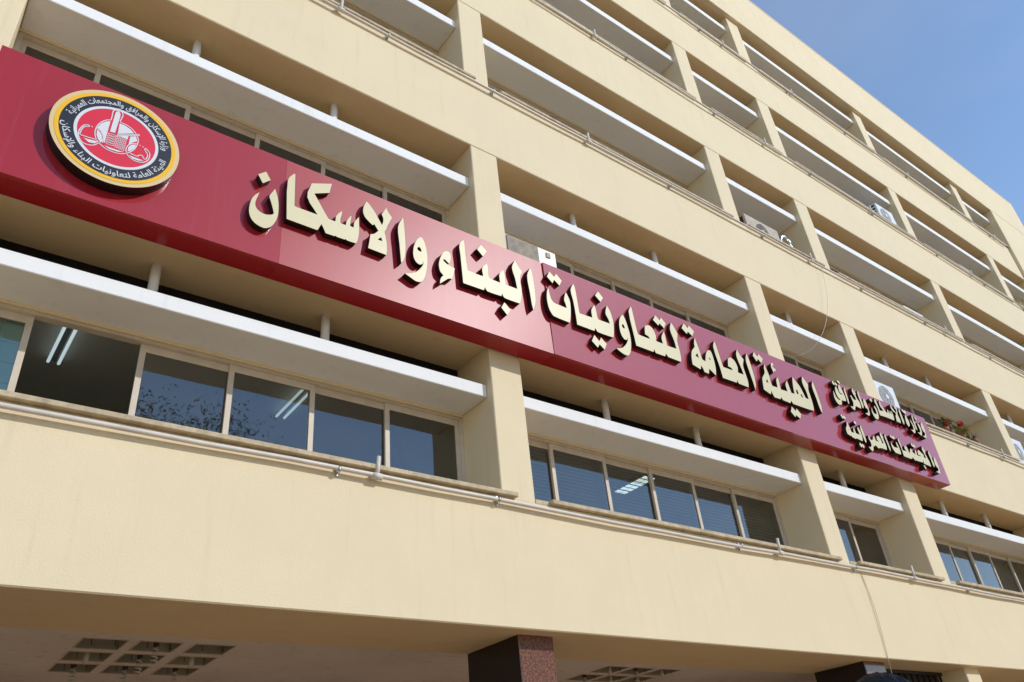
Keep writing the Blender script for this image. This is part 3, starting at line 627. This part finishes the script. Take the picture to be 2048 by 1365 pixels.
# motif: strokes and filled shapes
def stroke(mb, pts, wd, y, closed=False):
    P = [Vector(zp(30, q, EY)) for q in pts]
    if closed: P = P + [P[0]]
    dense = []
    for i in range(len(P) - 1):
        p0 = P[i - 1] if i else (P[-2] if closed else P[0]); p3 = P[i + 2] if i + 2 < len(P) else (P[1] if closed else P[-1])
        for t in (0, .25, .5, .75):
            a, b = P[i], P[i + 1]
            dense.append(0.5 * ((2 * a) + (b - p0) * t + (2 * p0 - 5 * a + 4 * b - p3) * t * t + (-p0 + 3 * a - 3 * b + p3) * t**3))
    dense.append(P[-1]); prev = None
    for i, p in enumerate(dense):
        d = (dense[min(i + 1, len(dense) - 1)] - dense[max(i - 1, 0)]); d = d.normalized() if d.length > 1e-9 else Vector((1, 0))
        nn = Vector((-d.y, d.x)) * wd / 2
        q = (mb.bm.verts.new((p.x + nn.x, y, p.y + nn.y)), mb.bm.verts.new((p.x - nn.x, y, p.y - nn.y)))
        if prev: mb.bm.faces.new((prev[1], q[1], q[0], prev[0]))
        prev = q
W_ = .0085; yy = EY - .005
mo = MB()
for pts in ([(968, 622), (985, 560), (1000, 500), (1050, 478), (1062, 470), (1100, 482), (1105, 500), (1132, 550), (1110, 610), (1095, 650), (1180, 690), (1260, 750), (1310, 810)],
            [(1325, 838), (1340, 900), (1320, 970), (1270, 1035), (1190, 1075)],
            [(968, 622), (900, 625), (830, 655), (775, 710), (750, 780), (755, 850), (785, 915), (830, 960), (900, 1015), (1000, 1060), (1100, 1082), (1180, 1078)],
            [(668, 690), (670, 710), (610, 712), (570, 745), (550, 790), (560, 825), (785, 895)], [(668, 690), (600, 692), (545, 740), (522, 800), (532, 860), (570, 920), (640, 955), (720, 965), (790, 940), (845, 900)],
            [(770, 740), (820, 765), (850, 815), (862, 870), (845, 930)],
            [(1190, 1078), (1170, 1030), (1195, 975), (1250, 945), (1320, 945)],
            [(1180, 1080), (1220, 1130), (1300, 1182), (1400, 1200), (1470, 1170), (1497, 1100), (1480, 1050), (1440, 1012), (1430, 1030), (1465, 1090), (1460, 1130), (1440, 1158), (1415, 1148), (1390, 1105), (1340, 1105), (1325, 1118), (1225, 1075)],
            [(1050, 818), (1355, 820)], [(1355, 820), (1352, 836)], [(1050, 836), (1352, 836)]):
    stroke(mo, pts, W_, yy)
for i in range(5):
    x, y = 942 - i * 9, 802 + i * 30
    stroke(mo, [(x, y), (x + 95, y + 34), (x + 90, y + 52), (x - 5, y + 18)], W_ * .6, yy, True)
for r in range(5):
    for c in range(3):
        x, y = 1058 + c * 46 - r * 8, 845 + r * 32 + c * 19
        stroke(mo, [(x, y), (x + 26, y + 9), (x + 22, y + 27), (x - 4, y + 18)], W_ * .6, yy, True)
epart('motif_lines', mo, EWH)
mf = MB()
for lp in ([(1028, 530), (1040, 508), (1075, 505), (1098, 535), (1095, 575), (1022, 800), (953, 780)],
           [(775, 728), (830, 672), (900, 642), (962, 638), (935, 730), (880, 930), (862, 930), (868, 870), (845, 790), (815, 755)],
           [(775, 755), (815, 780), (842, 830), (848, 885), (835, 925), (795, 895), (770, 830)], [(1085, 668), (1160, 698), (1230, 748), (1285, 805), (1060, 810)],
           [(1075, 842), (1205, 842), (1195, 890)], [(1232, 848), (1310, 848), (1325, 915), (1260, 930), (1200, 978)],
           [(1192, 1048), (1205, 992), (1250, 960), (1312, 958), (1288, 1010), (1232, 1045)], [(870, 965), (950, 998), (1060, 1035), (1150, 1062), (1050, 1055), (940, 1018)],
           [(590, 862), (640, 880), (795, 918), (740, 942), (660, 925)], [(1212, 1102), (1300, 1138), (1415, 1178), (1340, 1178), (1260, 1150)],
           [(700, 706), (718, 708), (716, 720), (702, 718)], [(1358, 962), (1374, 966), (1370, 976), (1356, 972)], [(1398, 984), (1414, 988), (1410, 998), (1396, 994)]):
    mf.prism([[zp(30, q, EY) for q in lp]], yy - .0005, None)
epart('motif_fills', mf, EWH)
# ring lettering
AR = {'ا': 'FE8D FE8E', 'إ': 'FE87 FE88', 'ب': 'FE8F FE90 FE91 FE92', 'ة': 'FE93 FE94', 'ت': 'FE95 FE96 FE97 FE98', 'ج': 'FE9D FE9E FE9F FEA0', 'ر': 'FEAD FEAE', 'ز': 'FEAF FEB0',
      'س': 'FEB1 FEB2 FEB3 FEB4', 'ع': 'FEC9 FECA FECB FECC', 'ف': 'FED1 FED2 FED3 FED4', 'ق': 'FED5 FED6 FED7 FED8', 'ك': 'FED9 FEDA FEDB FEDC', 'ل': 'FEDD FEDE FEDF FEE0', 'م': 'FEE1 FEE2 FEE3 FEE4',
      'ن': 'FEE5 FEE6 FEE7 FEE8', 'ه': 'FEE9 FEEA FEEB FEEC', 'و': 'FEED FEEE', 'ي': 'FEF1 FEF2 FEF3 FEF4', 'ئ': 'FE89 FE8A FE8B FE8C', 'ء': 'FE80'}
AR = {k: [chr(int(c, 16)) for c in v.split()] for k, v in AR.items()}
def shape(word):
    out = []; i = 0; prev = False
    while i < len(word):
        c = word[i]
        if c == ' ': out.append(' '); prev = False; i += 1; continue
        if c == 'ل' and i + 1 < len(word) and word[i + 1] in 'اإ':
            k = {'ا': 0xFEFB, 'إ': 0xFEF9}[word[i + 1]]; out.append(chr(k + (1 if prev else 0))); prev = False; i += 2; continue
        f = AR[c]; nxt = i + 1 < len(word) and word[i + 1] not in ' ء'
        joins = len(f) == 4 and nxt
        out.append(f[(3 if joins else 1) if prev else (2 if joins else 0)] if len(f) > 1 else f[0]); prev = joins; i += 1
    return ''.join(out[::-1])
def ring_text(txt, a_left, a_right, r0, top):
    c = bpy.data.curves.new('ring_text', 'FONT'); c.body = shape(txt); c.size = 1; c.offset = .012; c.resolution_u = 2
    o = bpy.data.objects.new('ring_text', c); COL.objects.link(o)
    dg = bpy.context.evaluated_depsgraph_get(); me = bpy.data.meshes.new_from_object(o.evaluated_get(dg)); bpy.data.objects.remove(o)
    xs_ = [v.co.x for v in me.vertices]; x0, x1 = min(xs_), max(xs_); sc = ER * .155
    for v in me.vertices:
        t = (v.co.x - x0) / (x1 - x0); a = a_left + (a_right - a_left) * t; r = r0 + v.co.y * sc * (1 if top else -1)
        v.co = (EX + r * math.cos(a), EY - .0042, EZ + r * math.sin(a))
    me.materials.append(EWH); link('ring_lettering', me, None, EM)
def ang(px, py):
    p = at(px, py, 1, EY); return math.atan2(p[2] - EZ, p[0] - EX)
ring_text('وزارة الإسكان والمرافق والمجتمعات العمرانية', ang(124, 219), ang(335, 305), ER * .715, True)
aL = ang(115, 238); aR = ang(330, 324)
if aL < 0: aL += 2 * math.pi
if aR < 0: aR += 2 * math.pi
if aL > aR: aL -= 0
ring_text('الهيئة العامة لتعاونيات البناء والإسكان', aL, aR, ER * .815, False)
# ------------------------------------------------------------------ recessed lamps in the portico ceiling
CF = simple('bulb_glass', (0.62, 0.60, 0.55), .3, .5); REFL = simple('lamp_box_paint', (0.34, 0.32, 0.25), .4, .4, var=.3); BRN = simple('bulb_base', (0.05, 0.025, 0.02), .5, .3)
names_x = ['left', 'middle', 'right']
def lamp(x, y, kind, label, grp):
    t = empty('recessed_lamp', (x + LS / 2, y + LS / 2, CZ), label, 'lamp', grp); inv = Matrix.Translation((-(x + LS / 2), -(y + LS / 2), -CZ))
    h = MB(); d = .13; z1 = CZ + d
    h.quad((x, y, z1), (x, y + LS, z1), (x + LS, y + LS, z1), (x + LS, y, z1))
    h.quad((x, y, CZ), (x, y, z1), (x + LS, y, z1), (x + LS, y, CZ)); h.quad((x, y + LS, CZ), (x + LS, y + LS, CZ), (x + LS, y + LS, z1), (x, y + LS, z1))
    h.quad((x, y, CZ), (x, y + LS, CZ), (x, y + LS, z1), (x, y, z1)); h.quad((x + LS, y, CZ), (x + LS, y, z1), (x + LS, y + LS, z1), (x + LS, y + LS, CZ))
    o = h.build('housing', REFL, t); o.matrix_parent_inverse = inv
    tr = MB(); e = .012
    tr.box(x - e, x + LS + e, y - e, y, CZ - .006, CZ - .001); tr.box(x - e, x + LS + e, y + LS, y + LS + e, CZ - .006, CZ - .001)
    tr.box(x - e, x, y, y + LS, CZ - .006, CZ - .001); tr.box(x + LS, x + LS + e, y, y + LS, CZ - .006, CZ - .001)
    o = tr.build('trim', ALU, t); o.matrix_parent_inverse = inv
    cx, cy = x + LS / 2, y + LS / 2
    o = MB().cyl((cx, cy, z1 - .06), (cx, cy, z1 - .001), .022, 10).build('socket', CEIL, t); o.matrix_parent_inverse = inv
    for hx in (-.1, .1):
        o = MB().tube([(cx + hx, y + .1, CZ + .06), (cx + hx, y + .1, CZ - .015), (cx + hx + .01, y + .1, CZ - .03), (cx + hx - .006, y + .1, CZ - .036)], .0035, 5).build('hook', BRN, t); o.matrix_parent_inverse = inv
    if kind == 1:      # spiral bulb on a dark base
        o = MB().cyl((cx, cy, z1 - .13), (cx, cy, z1 - .058), .026, 10).build('bulb_base', BRN, t); o.matrix_parent_inverse = inv
        pts = [(cx + (.018 + .010 * i / 40) * math.cos(i * .62), cy + (.018 + .010 * i / 40) * math.sin(i * .62), z1 - .13 - i * .0035) for i in range(41)]
        o = MB().tube(pts, .0075, 6).build('bulb', CF, t); o.matrix_parent_inverse = inv
    elif kind == 2:    # plain cylindrical bulb
        o = MB().cyl((cx, cy, z1 - .20), (cx, cy, z1 - .058), .026, 12, .022).build('bulb', CF, t); o.matrix_parent_inverse = inv
kinds = [[0, 1, 0], [2, 1, 2], [1, 1, 1]]
rows = ['front', 'middle', 'rear']
for gi, g_ in enumerate(lampx):
    for j, y in enumerate(lampy):
        for i, x in enumerate(g_):
            k = kinds[j][i] if gi == 0 else (1 if (i + j) % 2 else 2)
            what = ['empty socket', 'spiral bulb', 'plain bulb'][k]
            where = 'under emblem end' if gi == 0 else 'between granite pillars'
            row = ('first', 'second', 'third')[j]; c_ = i if gi else 2 - i; cl_ = ('column nearest pillar', 'middle column', 'column farthest from pillar')[c_]
            lamp(x, y, k, 'recessed lamp with %s %s, %s row from beam, %s' % (what, where, row, cl_), 'recessed lamps in the portico ceiling')

# ------------------------------------------------------------------ air conditioners
ACW = simple('ac_white', (0.74, 0.75, 0.76), .4, .4, var=.05); ACB = simple('ac_beige_grimy', (0.46, 0.39, 0.30), .6, .3, var=.25, vscale=6); FIN = simple('coil_fins', (0.20, 0.17, 0.13), .6, .3, .3, var=.4, vscale=12)
GRILL = simple('fan_guard_grey', (0.33, 0.31, 0.29), .5, .4)
def ac(x0, x1, y0, y1, z0, z1, body, label, fan=None, fr=.2, back=False):
    o0 = ((x0 + x1) / 2, (y0 + y1) / 2, z0); t = empty('air_conditioner', o0, label, 'air conditioner', 'outdoor air conditioners on the balconies'); inv = Matrix.Translation((-o0[0], -o0[1], -o0[2]))
    def p(n, mb, m): o = mb.build(n, m, t); o.matrix_parent_inverse = inv
    p('casing', MB().box(x0, x1, y0, y1, z0 + .03, z1, .012), body)
    for x in (x0 + .1, x1 - .1): p('foot', MB().box(x - .03, x + .03, y0 + .01, y1 - .01, z0, z0 + .031), STEEL)
    side = MB()
    for j in range(5):
        zz = z0 + .10 + j * (z1 - z0 - .2) / 4
        side.box(x0 - .006, x0 + .004, y0 + .05, y1 - .04, zz, zz + .05)
    p('side_vents', side, BLACK)
    if fan is not None:
        fx, fz = fan
        n = 40
        p('fan_opening', MB().prism([[(fx + fr * math.cos(2 * math.pi * i / n), fz + fr * math.sin(2 * math.pi * i / n)) for i in range(n)]], y0 - .004, None), GRILL if body is ACW else BLACK)
        gd = MB()
        for k in range(1, 6):
            r_ = fr * k / 5.2
            gd.tube([(fx + r_ * math.cos(2 * math.pi * i / 28), y0 - .016, fz + r_ * math.sin(2 * math.pi * i / 28)) for i in range(29)], .0035, 4)
        for k in range(8):
            a = math.pi * k / 4; gd.tube([(fx, y0 - .016, fz), (fx + fr * math.cos(a), y0 - .016, fz + fr * math.sin(a))], .0035, 4)
        p('fan_guard', gd, body)
        p('fan_hub', MB().cyl((fx, y0 - .012, fz), (fx, y0 - .022, fz), fr * .22, 20), body)
    return t, inv
t, inv = ac(13.93, 14.80, .02, .34, si(4) + .06, 15.68, ACW, 'white air conditioner with looped hose on fourth-storey balcony', (14.30, 15.36), .24)
for rr, dz in ((.30, 0), (.21, .02)):
    o = MB().tube([(14.83 + rr * math.sin(a) * 1.1, .12, 15.12 + dz + rr * (1 - math.cos(a))) for a in [math.pi * i / 14 for i in range(15)]], .014, 6).build('hose', PIPE, t); o.matrix_parent_inverse = inv
ac(6.90, 8.02, .04, .55, si(3) + .055, 12.07, ACB, 'grimy beige window air conditioner with dark round fan hole', (7.42, 11.78), .20)
ac(9.76, 10.56, .05, .36, si(2) + .06, 8.95, ACW, 'white air conditioner partly behind column above small lettering of sign', (10.12, 8.62), .25)
ac(15.74, 16.46, .05, .36, si(2) + .06, 8.97, ACW, 'white air conditioner beside column past the flowers', (16.02, 8.60), .22)
ac(18.36, 19.10, .03, .40, si(4) + .06, 15.32, simple('ac_dark_beige', (.42, .38, .30), .5, .3, var=.2), 'small beige air conditioner with dark grille far along fourth storey', None)
ac(12.87, 13.80, .03, .36, si(3) + .06, 11.86, ACW, 'low white air conditioner peeping over third-storey sill', None)
t, inv = ac(.50, 1.41, .06, .40, si(2) + .06, 8.76, ACW, 'white air conditioner with exposed coil fins behind top edge of sign', None)
o = MB().box(.52, 1.07, .045, .062, si(2) + .12, 8.73).build('coil', FIN, t); o.matrix_parent_inverse = inv
o = MB().box(1.22, 1.29, .040, .061, 8.62, 8.70).build('valve_cover', STONE, t); o.matrix_parent_inverse = inv
# dark grille on the small unit
g4 = [o for o in bpy.data.objects if o.get('label', '').startswith('small beige air')][0]
o = MB().box(18.40, 19.06, .018, .029, si(4) + .12, 15.27).build('grille', GRILL, g4); o.matrix_parent_inverse = Matrix.Translation((-18.73, -.215, -(si(4) + .06)))
# foil-wrapped duct elbow beside the beige unit
FOIL = simple('foil_wrap', (0.72, 0.72, 0.70), .25, .5, .9, bump=1.0, bscale=30)
rnd = random.Random(3)
pts = []
for i in range(17):
    a = math.pi * i / 16
    pts.append((8.34 - .20 * math.cos(a) + rnd.uniform(-.012, .012), .10 + rnd.uniform(-.01, .01), si(3) + .05 + .42 * math.sin(a) ** .7 + rnd.uniform(-.015, .015)))
tag(MB().tube(pts, .030, 7, [1 + rnd.uniform(-.25, .3) for _ in pts]).build('duct_hose', FOIL), 'crumpled foil wrapped hose arched beside grimy beige unit', 'hose')
# ------------------------------------------------------------------ flowers on the second-storey sill
LEAF = simple('geranium_leaf', (0.10, 0.16, 0.035), .5, .3, var=.3, vscale=20); LEAFY = simple('yellow_leaf', (0.38, 0.36, 0.05), .5, .3, var=.3, vscale=20); PET = simple('red_petal', (0.55, 0.025, 0.02), .5, .3, var=.2, vscale=30); GSTEM = simple('stem_green', (0.10, 0.14, 0.05), .6, .2); SPIKE = simple('spiky_leaf', (0.06, 0.11, 0.06), .5, .3); POT = simple('terracotta', (0.32, 0.13, 0.07), .8, .2)
def plant(x, y, z, name, label, blooms, leafm, spiky=False, seed=1):
    r = random.Random(seed); t = empty(name, (x, y, z), label, 'plant', 'potted plants on the second-storey sill')
    o = MB().cyl((0, 0, 0), (0, 0, .12), .06, 14, .08).build('pot', POT, t)
    st = MB(); lf = MB()
    if not spiky:
        for i in range(9):
            a = r.uniform(0, 6.28); e = Vector((math.cos(a) * r.uniform(.05, .17), math.sin(a) * .08 - .05, r.uniform(.13, .24)))
            st.tube([(0, 0, .1), e * .6 + Vector((0, 0, .05)), e], .005, 5)
            for k in range(6):
                c = e + Vector((r.uniform(-.06, .06), r.uniform(-.05, .05), r.uniform(-.04, .05))); s = r.uniform(.02, .042); q = Matrix.Rotation(r.uniform(0, 6.28), 3, 'Z') @ Matrix.Rotation(r.uniform(-.8, .8), 3, 'X')
                lf.bm.faces.new([lf.bm.verts.new(c + q @ Vector((s * math.cos(2 * math.pi * j / 7) * (1 if j else .6), s * math.sin(2 * math.pi * j / 7), .006 * (j % 2)))) for j in range(7)])
    else:
        for i in range(26):
            a = r.uniform(0, 6.28); el = r.uniform(.3, 1.4); l = r.uniform(.16, .30); d = Vector((math.cos(a) * math.cos(el), math.sin(a) * math.cos(el) * .6 - .12, math.sin(el))); s = d.orthogonal().normalized() * .008
            b0 = Vector((0, 0, .1)); m1 = b0 + d * l * .5; tip = b0 + d * l + Vector((0, 0, -.05 * math.cos(el)))
            v = [lf.bm.verts.new(q) for q in (b0 - s, m1 - s, tip, m1 + s, b0 + s)]; lf.bm.faces.new(v)
    if len(st.bm.verts): st.build('stems', GSTEM, t)
    lf.build('leaves', leafm, t)
    for (bx, by, bz, br) in blooms:
        b = MB(); b.tube([(bx * .3, 0, .12), (bx * .8, by, bz * .7), (bx, by, bz)], .004, 5)
        for i in range(26):
            d = Vector((r.gauss(0, 1), r.gauss(0, 1), r.gauss(0, 1))).normalized(); c = Vector((bx, by, bz)) + d * br * .8
            u = d.orthogonal().normalized(); w_ = d.cross(u); s = br * .5
            b.bm.faces.new([b.bm.verts.new(c + (u * math.cos(2 * math.pi * j / 5) + w_ * math.sin(2 * math.pi * j / 5)) * s) for j in range(5)])
        b.build('bloom', PET, t)
zs = si(2) + .05
plant(12.20, .0, zs, 'flower_pot', 'potted red geranium right beside the end of the sign', [(-.04, -.06, .20, .055), (.06, -.05, .16, .04)], LEAF, seed=2)
plant(12.92, .0, zs, 'flower_pot', 'potted geranium with one big red bloom and yellow leaves', [(.0, -.06, .34, .075)], LEAFY, seed=5)
plant(13.50, .0, zs, 'spiky_plant', 'small spiky dark green plant beyond the geraniums', [], SPIKE, True, seed=9)
# ------------------------------------------------------------------ loose cables
CAB = simple('white_cable', (0.62, 0.60, 0.56), .5, .3); CABD = simple('grey_cable', (0.36, 0.30, 0.21), .6, .3)
def cat(P, n=6):
    out = []
    for i in range(len(P) - 1):
        p0 = Vector(P[max(i - 1, 0)]); a = Vector(P[i]); b = Vector(P[i + 1]); p3 = Vector(P[min(i + 2, len(P) - 1)])
        for k in range(n):
            t = k / n; out.append(.5 * ((2 * a) + (b - p0) * t + (2 * p0 - 5 * a + 4 * b - p3) * t * t + (-p0 + 3 * a - 3 * b + p3) * t**3))
    out.append(Vector(P[-1])); return out
w1 = [tuple(at(x, y, 1, yv)) for x, y, yv in ((1641, 532, -.09), (1650, 565, -.10), (1655, 605, -.11), (1652, 645, -.10), (1640, 677, -.02), (1622, 700, .15), (1590, 713, .4), (1573, 712, .62))]
tag(MB().tube(cat(w1), .0045, 5).build('cable', CAB), 'thin white cable drooping across the narrow bay above the sign', 'cable')
for dx, lb in ((0, 'thin grey wire hanging down lowest band with slight bow'), (.045, 'second thin grey wire running beside the bowed one')):
    w2 = [(6.80, -.012, 4.70), (6.82 + dx, -.012, 4.30), (6.80 + dx * 1.2, -.012, 3.9), (6.77 + dx * .4, -.012, BOT + .01), (6.76 + dx * .3, -.012, 3.3), (6.74, .06, 2.6)]
    tag(MB().tube(cat(w2), .0028, 5).build('wire', CABD), lb, 'wire')
# ------------------------------------------------------------------ passer-by whose hair just enters the frame
def person():
    HAIR = simple('black_hair', (0.012, 0.010, 0.010), .55, .3, bump=.8, bscale=80); SKIN = simple('skin', (0.42, 0.25, 0.17), .55, .3, var=.08); SHIRT = simple('shirt_cloth', (0.20, 0.24, 0.32), .9, .1, var=.1); TROU = simple('trouser_cloth', (0.05, 0.05, 0.06), .9, .1); SHOE = simple('shoe_leather', (0.02, 0.018, 0.016), .4, .4)
    d = ROT @ np.array([(1742 - 1024) / FPX, 1, (682.5 - 1349) / FPX]); d = d / np.linalg.norm(d); topp = CAM + d * 2.75
    px_, py_, hz = float(topp[0]), float(topp[1]), float(topp[2]) - GZ
    t = empty('person', (px_, py_, GZ), 'dark haired person in blue shirt standing below the sign', 'person'); s = hz / 1.80
    J = {'pel': (0, 0, .95), 'sp': (0, 0, 1.12), 'ch': (0, .01, 1.32), 'nk': (0, 0, 1.48), 'hd0': (0, .01, 1.56), 'hd1': (0, .015, 1.66), 'hd2': (0, .01, 1.735)}
    edges = [('pel', 'sp'), ('sp', 'ch'), ('ch', 'nk'), ('nk', 'hd0'), ('hd0', 'hd1'), ('hd1', 'hd2')]
    R_ = {'pel': (.155, .11), 'sp': (.14, .10), 'ch': (.165, .115), 'nk': (.058, .06), 'hd0': (.066, .082), 'hd1': (.078, .098), 'hd2': (.05, .062)}
    for sd_, sg in (('l', -1), ('r', 1)):
        J.update({sd_ + 'sh': (sg * .175, 0, 1.41), sd_ + 'el': (sg * .235, -.02, 1.13), sd_ + 'wr': (sg * .25, .05, .89), sd_ + 'ha': (sg * .25, .08, .81), sd_ + 'hp': (sg * .09, 0, .90), sd_ + 'kn': (sg * .10, .03, .50), sd_ + 'an': (sg * .105, 0, .09), sd_ + 'to': (sg * .115, .16, .035)})
        edges += [('ch', sd_ + 'sh'), (sd_ + 'sh', sd_ + 'el'), (sd_ + 'el', sd_ + 'wr'), (sd_ + 'wr', sd_ + 'ha'), ('pel', sd_ + 'hp'), (sd_ + 'hp', sd_ + 'kn'), (sd_ + 'kn', sd_ + 'an'), (sd_ + 'an', sd_ + 'to')]
        R_.update({sd_ + 'sh': (.062, .062), sd_ + 'el': (.044, .044), sd_ + 'wr': (.029, .033), sd_ + 'ha': (.022, .042), sd_ + 'hp': (.088, .09), sd_ + 'kn': (.058, .06), sd_ + 'an': (.042, .045), sd_ + 'to': (.04, .03)})
        for k in range(5):      # fingers, thumb first
            f0, f1, f2 = 'f%s%d0' % (sd_, k), 'f%s%d1' % (sd_, k), 'f%s%d2' % (sd_, k)
            yo = .125 if k == 0 else .108 - .022 * (k - 1); L_ = [.035, .042, .046, .043, .034][k]
            J[f0] = (sg * .25, yo, .80 if k == 0 else .765); J[f1] = (sg * .245, yo + (.012 if k == 0 else .003), J[f0][2] - L_); J[f2] = (sg * .232, yo + .008, J[f1][2] - L_ * .8)
            edges += [(sd_ + 'ha', f0), (f0, f1), (f1, f2)]
            for f in (f0, f1, f2): R_[f] = (.0095, .0095)
    ks = list(J); me = bpy.data.meshes.new('body'); me.from_pydata([tuple(c * s for c in J[k]) for k in ks], [(ks.index(a), ks.index(b)) for a, b in edges], [])
    o = bpy.data.objects.new('body', me); COL.objects.link(o)
    m1 = o.modifiers.new('skin', 'SKIN'); m1.use_smooth_shade = True
    m2 = o.modifiers.new('sub', 'SUBSURF'); m2.levels = 2; m2.render_levels = 2
    for i, k in enumerate(ks):
        me.skin_vertices[0].data[i].radius = [r_ * s for r_ in R_[k]]; me.skin_vertices[0].data[i].use_root = (k == 'pel')
    dg = bpy.context.evaluated_depsgraph_get(); bm_ = bpy.data.meshes.new_from_object(o.evaluated_get(dg)); bpy.data.objects.remove(o)
    for m_ in (SKIN, SHIRT, TROU, SHOE): bm_.materials.append(m_)
    for f in bm_.polygons:
        c = f.center / s
        if c.z < .075: f.material_index = 3
        elif c.z < .98 and abs(c.x) < .20 and not (abs(c.x) > .19 and c.z > .6): f.material_index = 2
        elif c.z < 1.45 and not (c.z < 1.10 and abs(c.x) > .19): f.material_index = 1
        else: f.material_index = 0
        f.use_smooth = True
    b = link('body', bm_, None, t)
    # face: nose, eyes, mouth, ears (sub-parts of the body)
    fc = MB(); fc.cyl((0, .105 * s, 1.60 * s), (0, .085 * s, 1.645 * s), .014 * s, 8, .007 * s); fc.build('nose', SKIN, b)
    EYE = simple('eye', (.03, .02, .015), .2, .5); LIP = simple('lip', (.30, .13, .11), .5, .3)
    for sg in (-1, 1):
        e = MB(); bmesh.ops.create_uvsphere(e.bm, u_segments=10, v_segments=8, radius=.011 * s, matrix=Matrix.Translation((sg * .030 * s, .094 * s, 1.655 * s))); e.build('eye', EYE, b)
        e = MB(); bmesh.ops.create_uvsphere(e.bm, u_segments=10, v_segments=8, radius=1, matrix=Matrix.Translation((sg * .079 * s, .0, 1.635 * s)) @ Matrix.Diagonal((.010 * s, .02 * s, .032 * s, 1))); e.build('ear', SKIN, b)
    MB().box(-.022 * s, .022 * s, .088 * s, .097 * s, 1.572 * s, 1.580 * s, .003).build('mouth', LIP, b)
    h = MB(); bmesh.ops.create_uvsphere(h.bm, u_segments=40, v_segments=24, radius=1, matrix=Matrix.Translation((0, -.010 * s, 1.685 * s)) @ Matrix.Diagonal((.093 * s, .112 * s, .115 * s, 1)))
    r = random.Random(4)
    dl = [v for v in h.bm.verts if v.co.z < (1.60 + max(0, v.co.y / s) * 1.25) * s]
    bmesh.ops.delete(h.bm, geom=dl, context='VERTS')
    for v in h.bm.verts: v.co += (v.co - Vector((0, 0, 1.68 * s))).normalized() * r.uniform(-.004, .004)
    for f in h.bm.faces: f.smooth = True
    h.build('hair', HAIR, t)
    t.rotation_euler = (0, 0, rad(20))
person()
# ------------------------------------------------------------------ across the street (seen mirrored in the glass)
BARK = simple('bark', (0.09, 0.065, 0.045), .9, .1, var=.3, bump=.6); FOL = simple('ficus_leaf', (0.05, 0.085, 0.028), .5, .3, var=.4, vscale=3)
def tree(x, y, h, cr, label, seed):
    r = random.Random(seed); t = empty('street_tree', (x, y, GZ), label, 'tree', 'trees across the street')
    tk = MB(); tk.tube([(0, 0, 0), (r.uniform(-.2, .2), .1, h * .3), (r.uniform(-.4, .4), 0, h * .6), (0, 0, h * .85)], .22, 8, [1.2, .9, .6, .25])
    cl_ = []
    for i in range(11):
        a = r.uniform(0, 6.28); hh = r.uniform(.4, .95) * h; q = Vector((math.cos(a) * cr * r.uniform(.3, .9), math.sin(a) * cr * r.uniform(.3, .9), hh)); cl_.append((q, cr * r.uniform(.28, .5)))
        tk.tube([(0, 0, hh * .6), q * .5 + Vector((0, 0, hh * .35)), q], .07, 6, [1, .7, .3])
    tk.build('trunk', BARK, t); lf = MB()
    for q, s in cl_:
        for i in range(2000):
            d = Vector((r.gauss(0, 1), r.gauss(0, 1), r.gauss(0, .8))); c = q + d * s * .55; sz = r.uniform(.03, .06); u = Vector((r.gauss(0, 1), r.gauss(0, 1), r.gauss(0, 1))).normalized(); v = u.orthogonal().normalized()
            lf.bm.faces.new([lf.bm.verts.new(c + u * sz), lf.bm.verts.new(c + v * sz * .5), lf.bm.verts.new(c - u * sz), lf.bm.verts.new(c - v * sz * .5)])
    lf.build('crown', FOL, t)
tree(1.2, -15.2, 14.6, 2.9, 'tall leafy street tree straight across from the emblem', 1)
tree(5.2, -17.0, 13.2, 2.4, 'slimmer street tree beside the tall leafy one', 2)
tree(27.5, -21.8, 15.8, 2.2, 'narrow street tree in front of the beige apartment block', 3)
tree(33.0, -22.5, 13.2, 2.6, 'rounded street tree in front of the grey apartment block', 4)
def block(x0, x1, y0, y1, h, col, label, nx, nz):
    t = empty('apartment_block', ((x0 + x1) / 2, (y0 + y1) / 2, GZ), label, 'building'); inv = Matrix.Translation((-(x0 + x1) / 2, -(y0 + y1) / 2, -GZ))
    m_ = plaster('block_render', col); wm = simple('block_window', (.03, .035, .04), .1, .5)
    o = MB().box(x0, x1, y0, y1, GZ, h, .02).build('wall', m_, t); o.matrix_parent_inverse = inv
    o = MB().box(x0 - .2, x1 + .2, y0 - .2, y1 + .2, h, h + .4, .02).build('roof', m_, t); o.matrix_parent_inverse = inv
    sx = (x1 - x0) / nx; szz = (h - 1) / nz; me = MB().box(-sx * .28, sx * .28, -.02, .03, 0, szz * .5).mesh('window'); me.materials.append(wm)
    for i in range(nx):
        for j in range(nz):
            o = link('window', me, None, t); o.location = (x0 + (i + .5) * sx - (x0 + x1) / 2, y1 + .0 - (y0 + y1) / 2, 1.2 + j * szz)
block(20, 36, -48, -36, 19, (.55, .47, .36), 'beige apartment block across the street', 6, 6)
block(40, 58, -46, -35, 16.5, (.42, .40, .38), 'grey apartment block across the street', 6, 5)
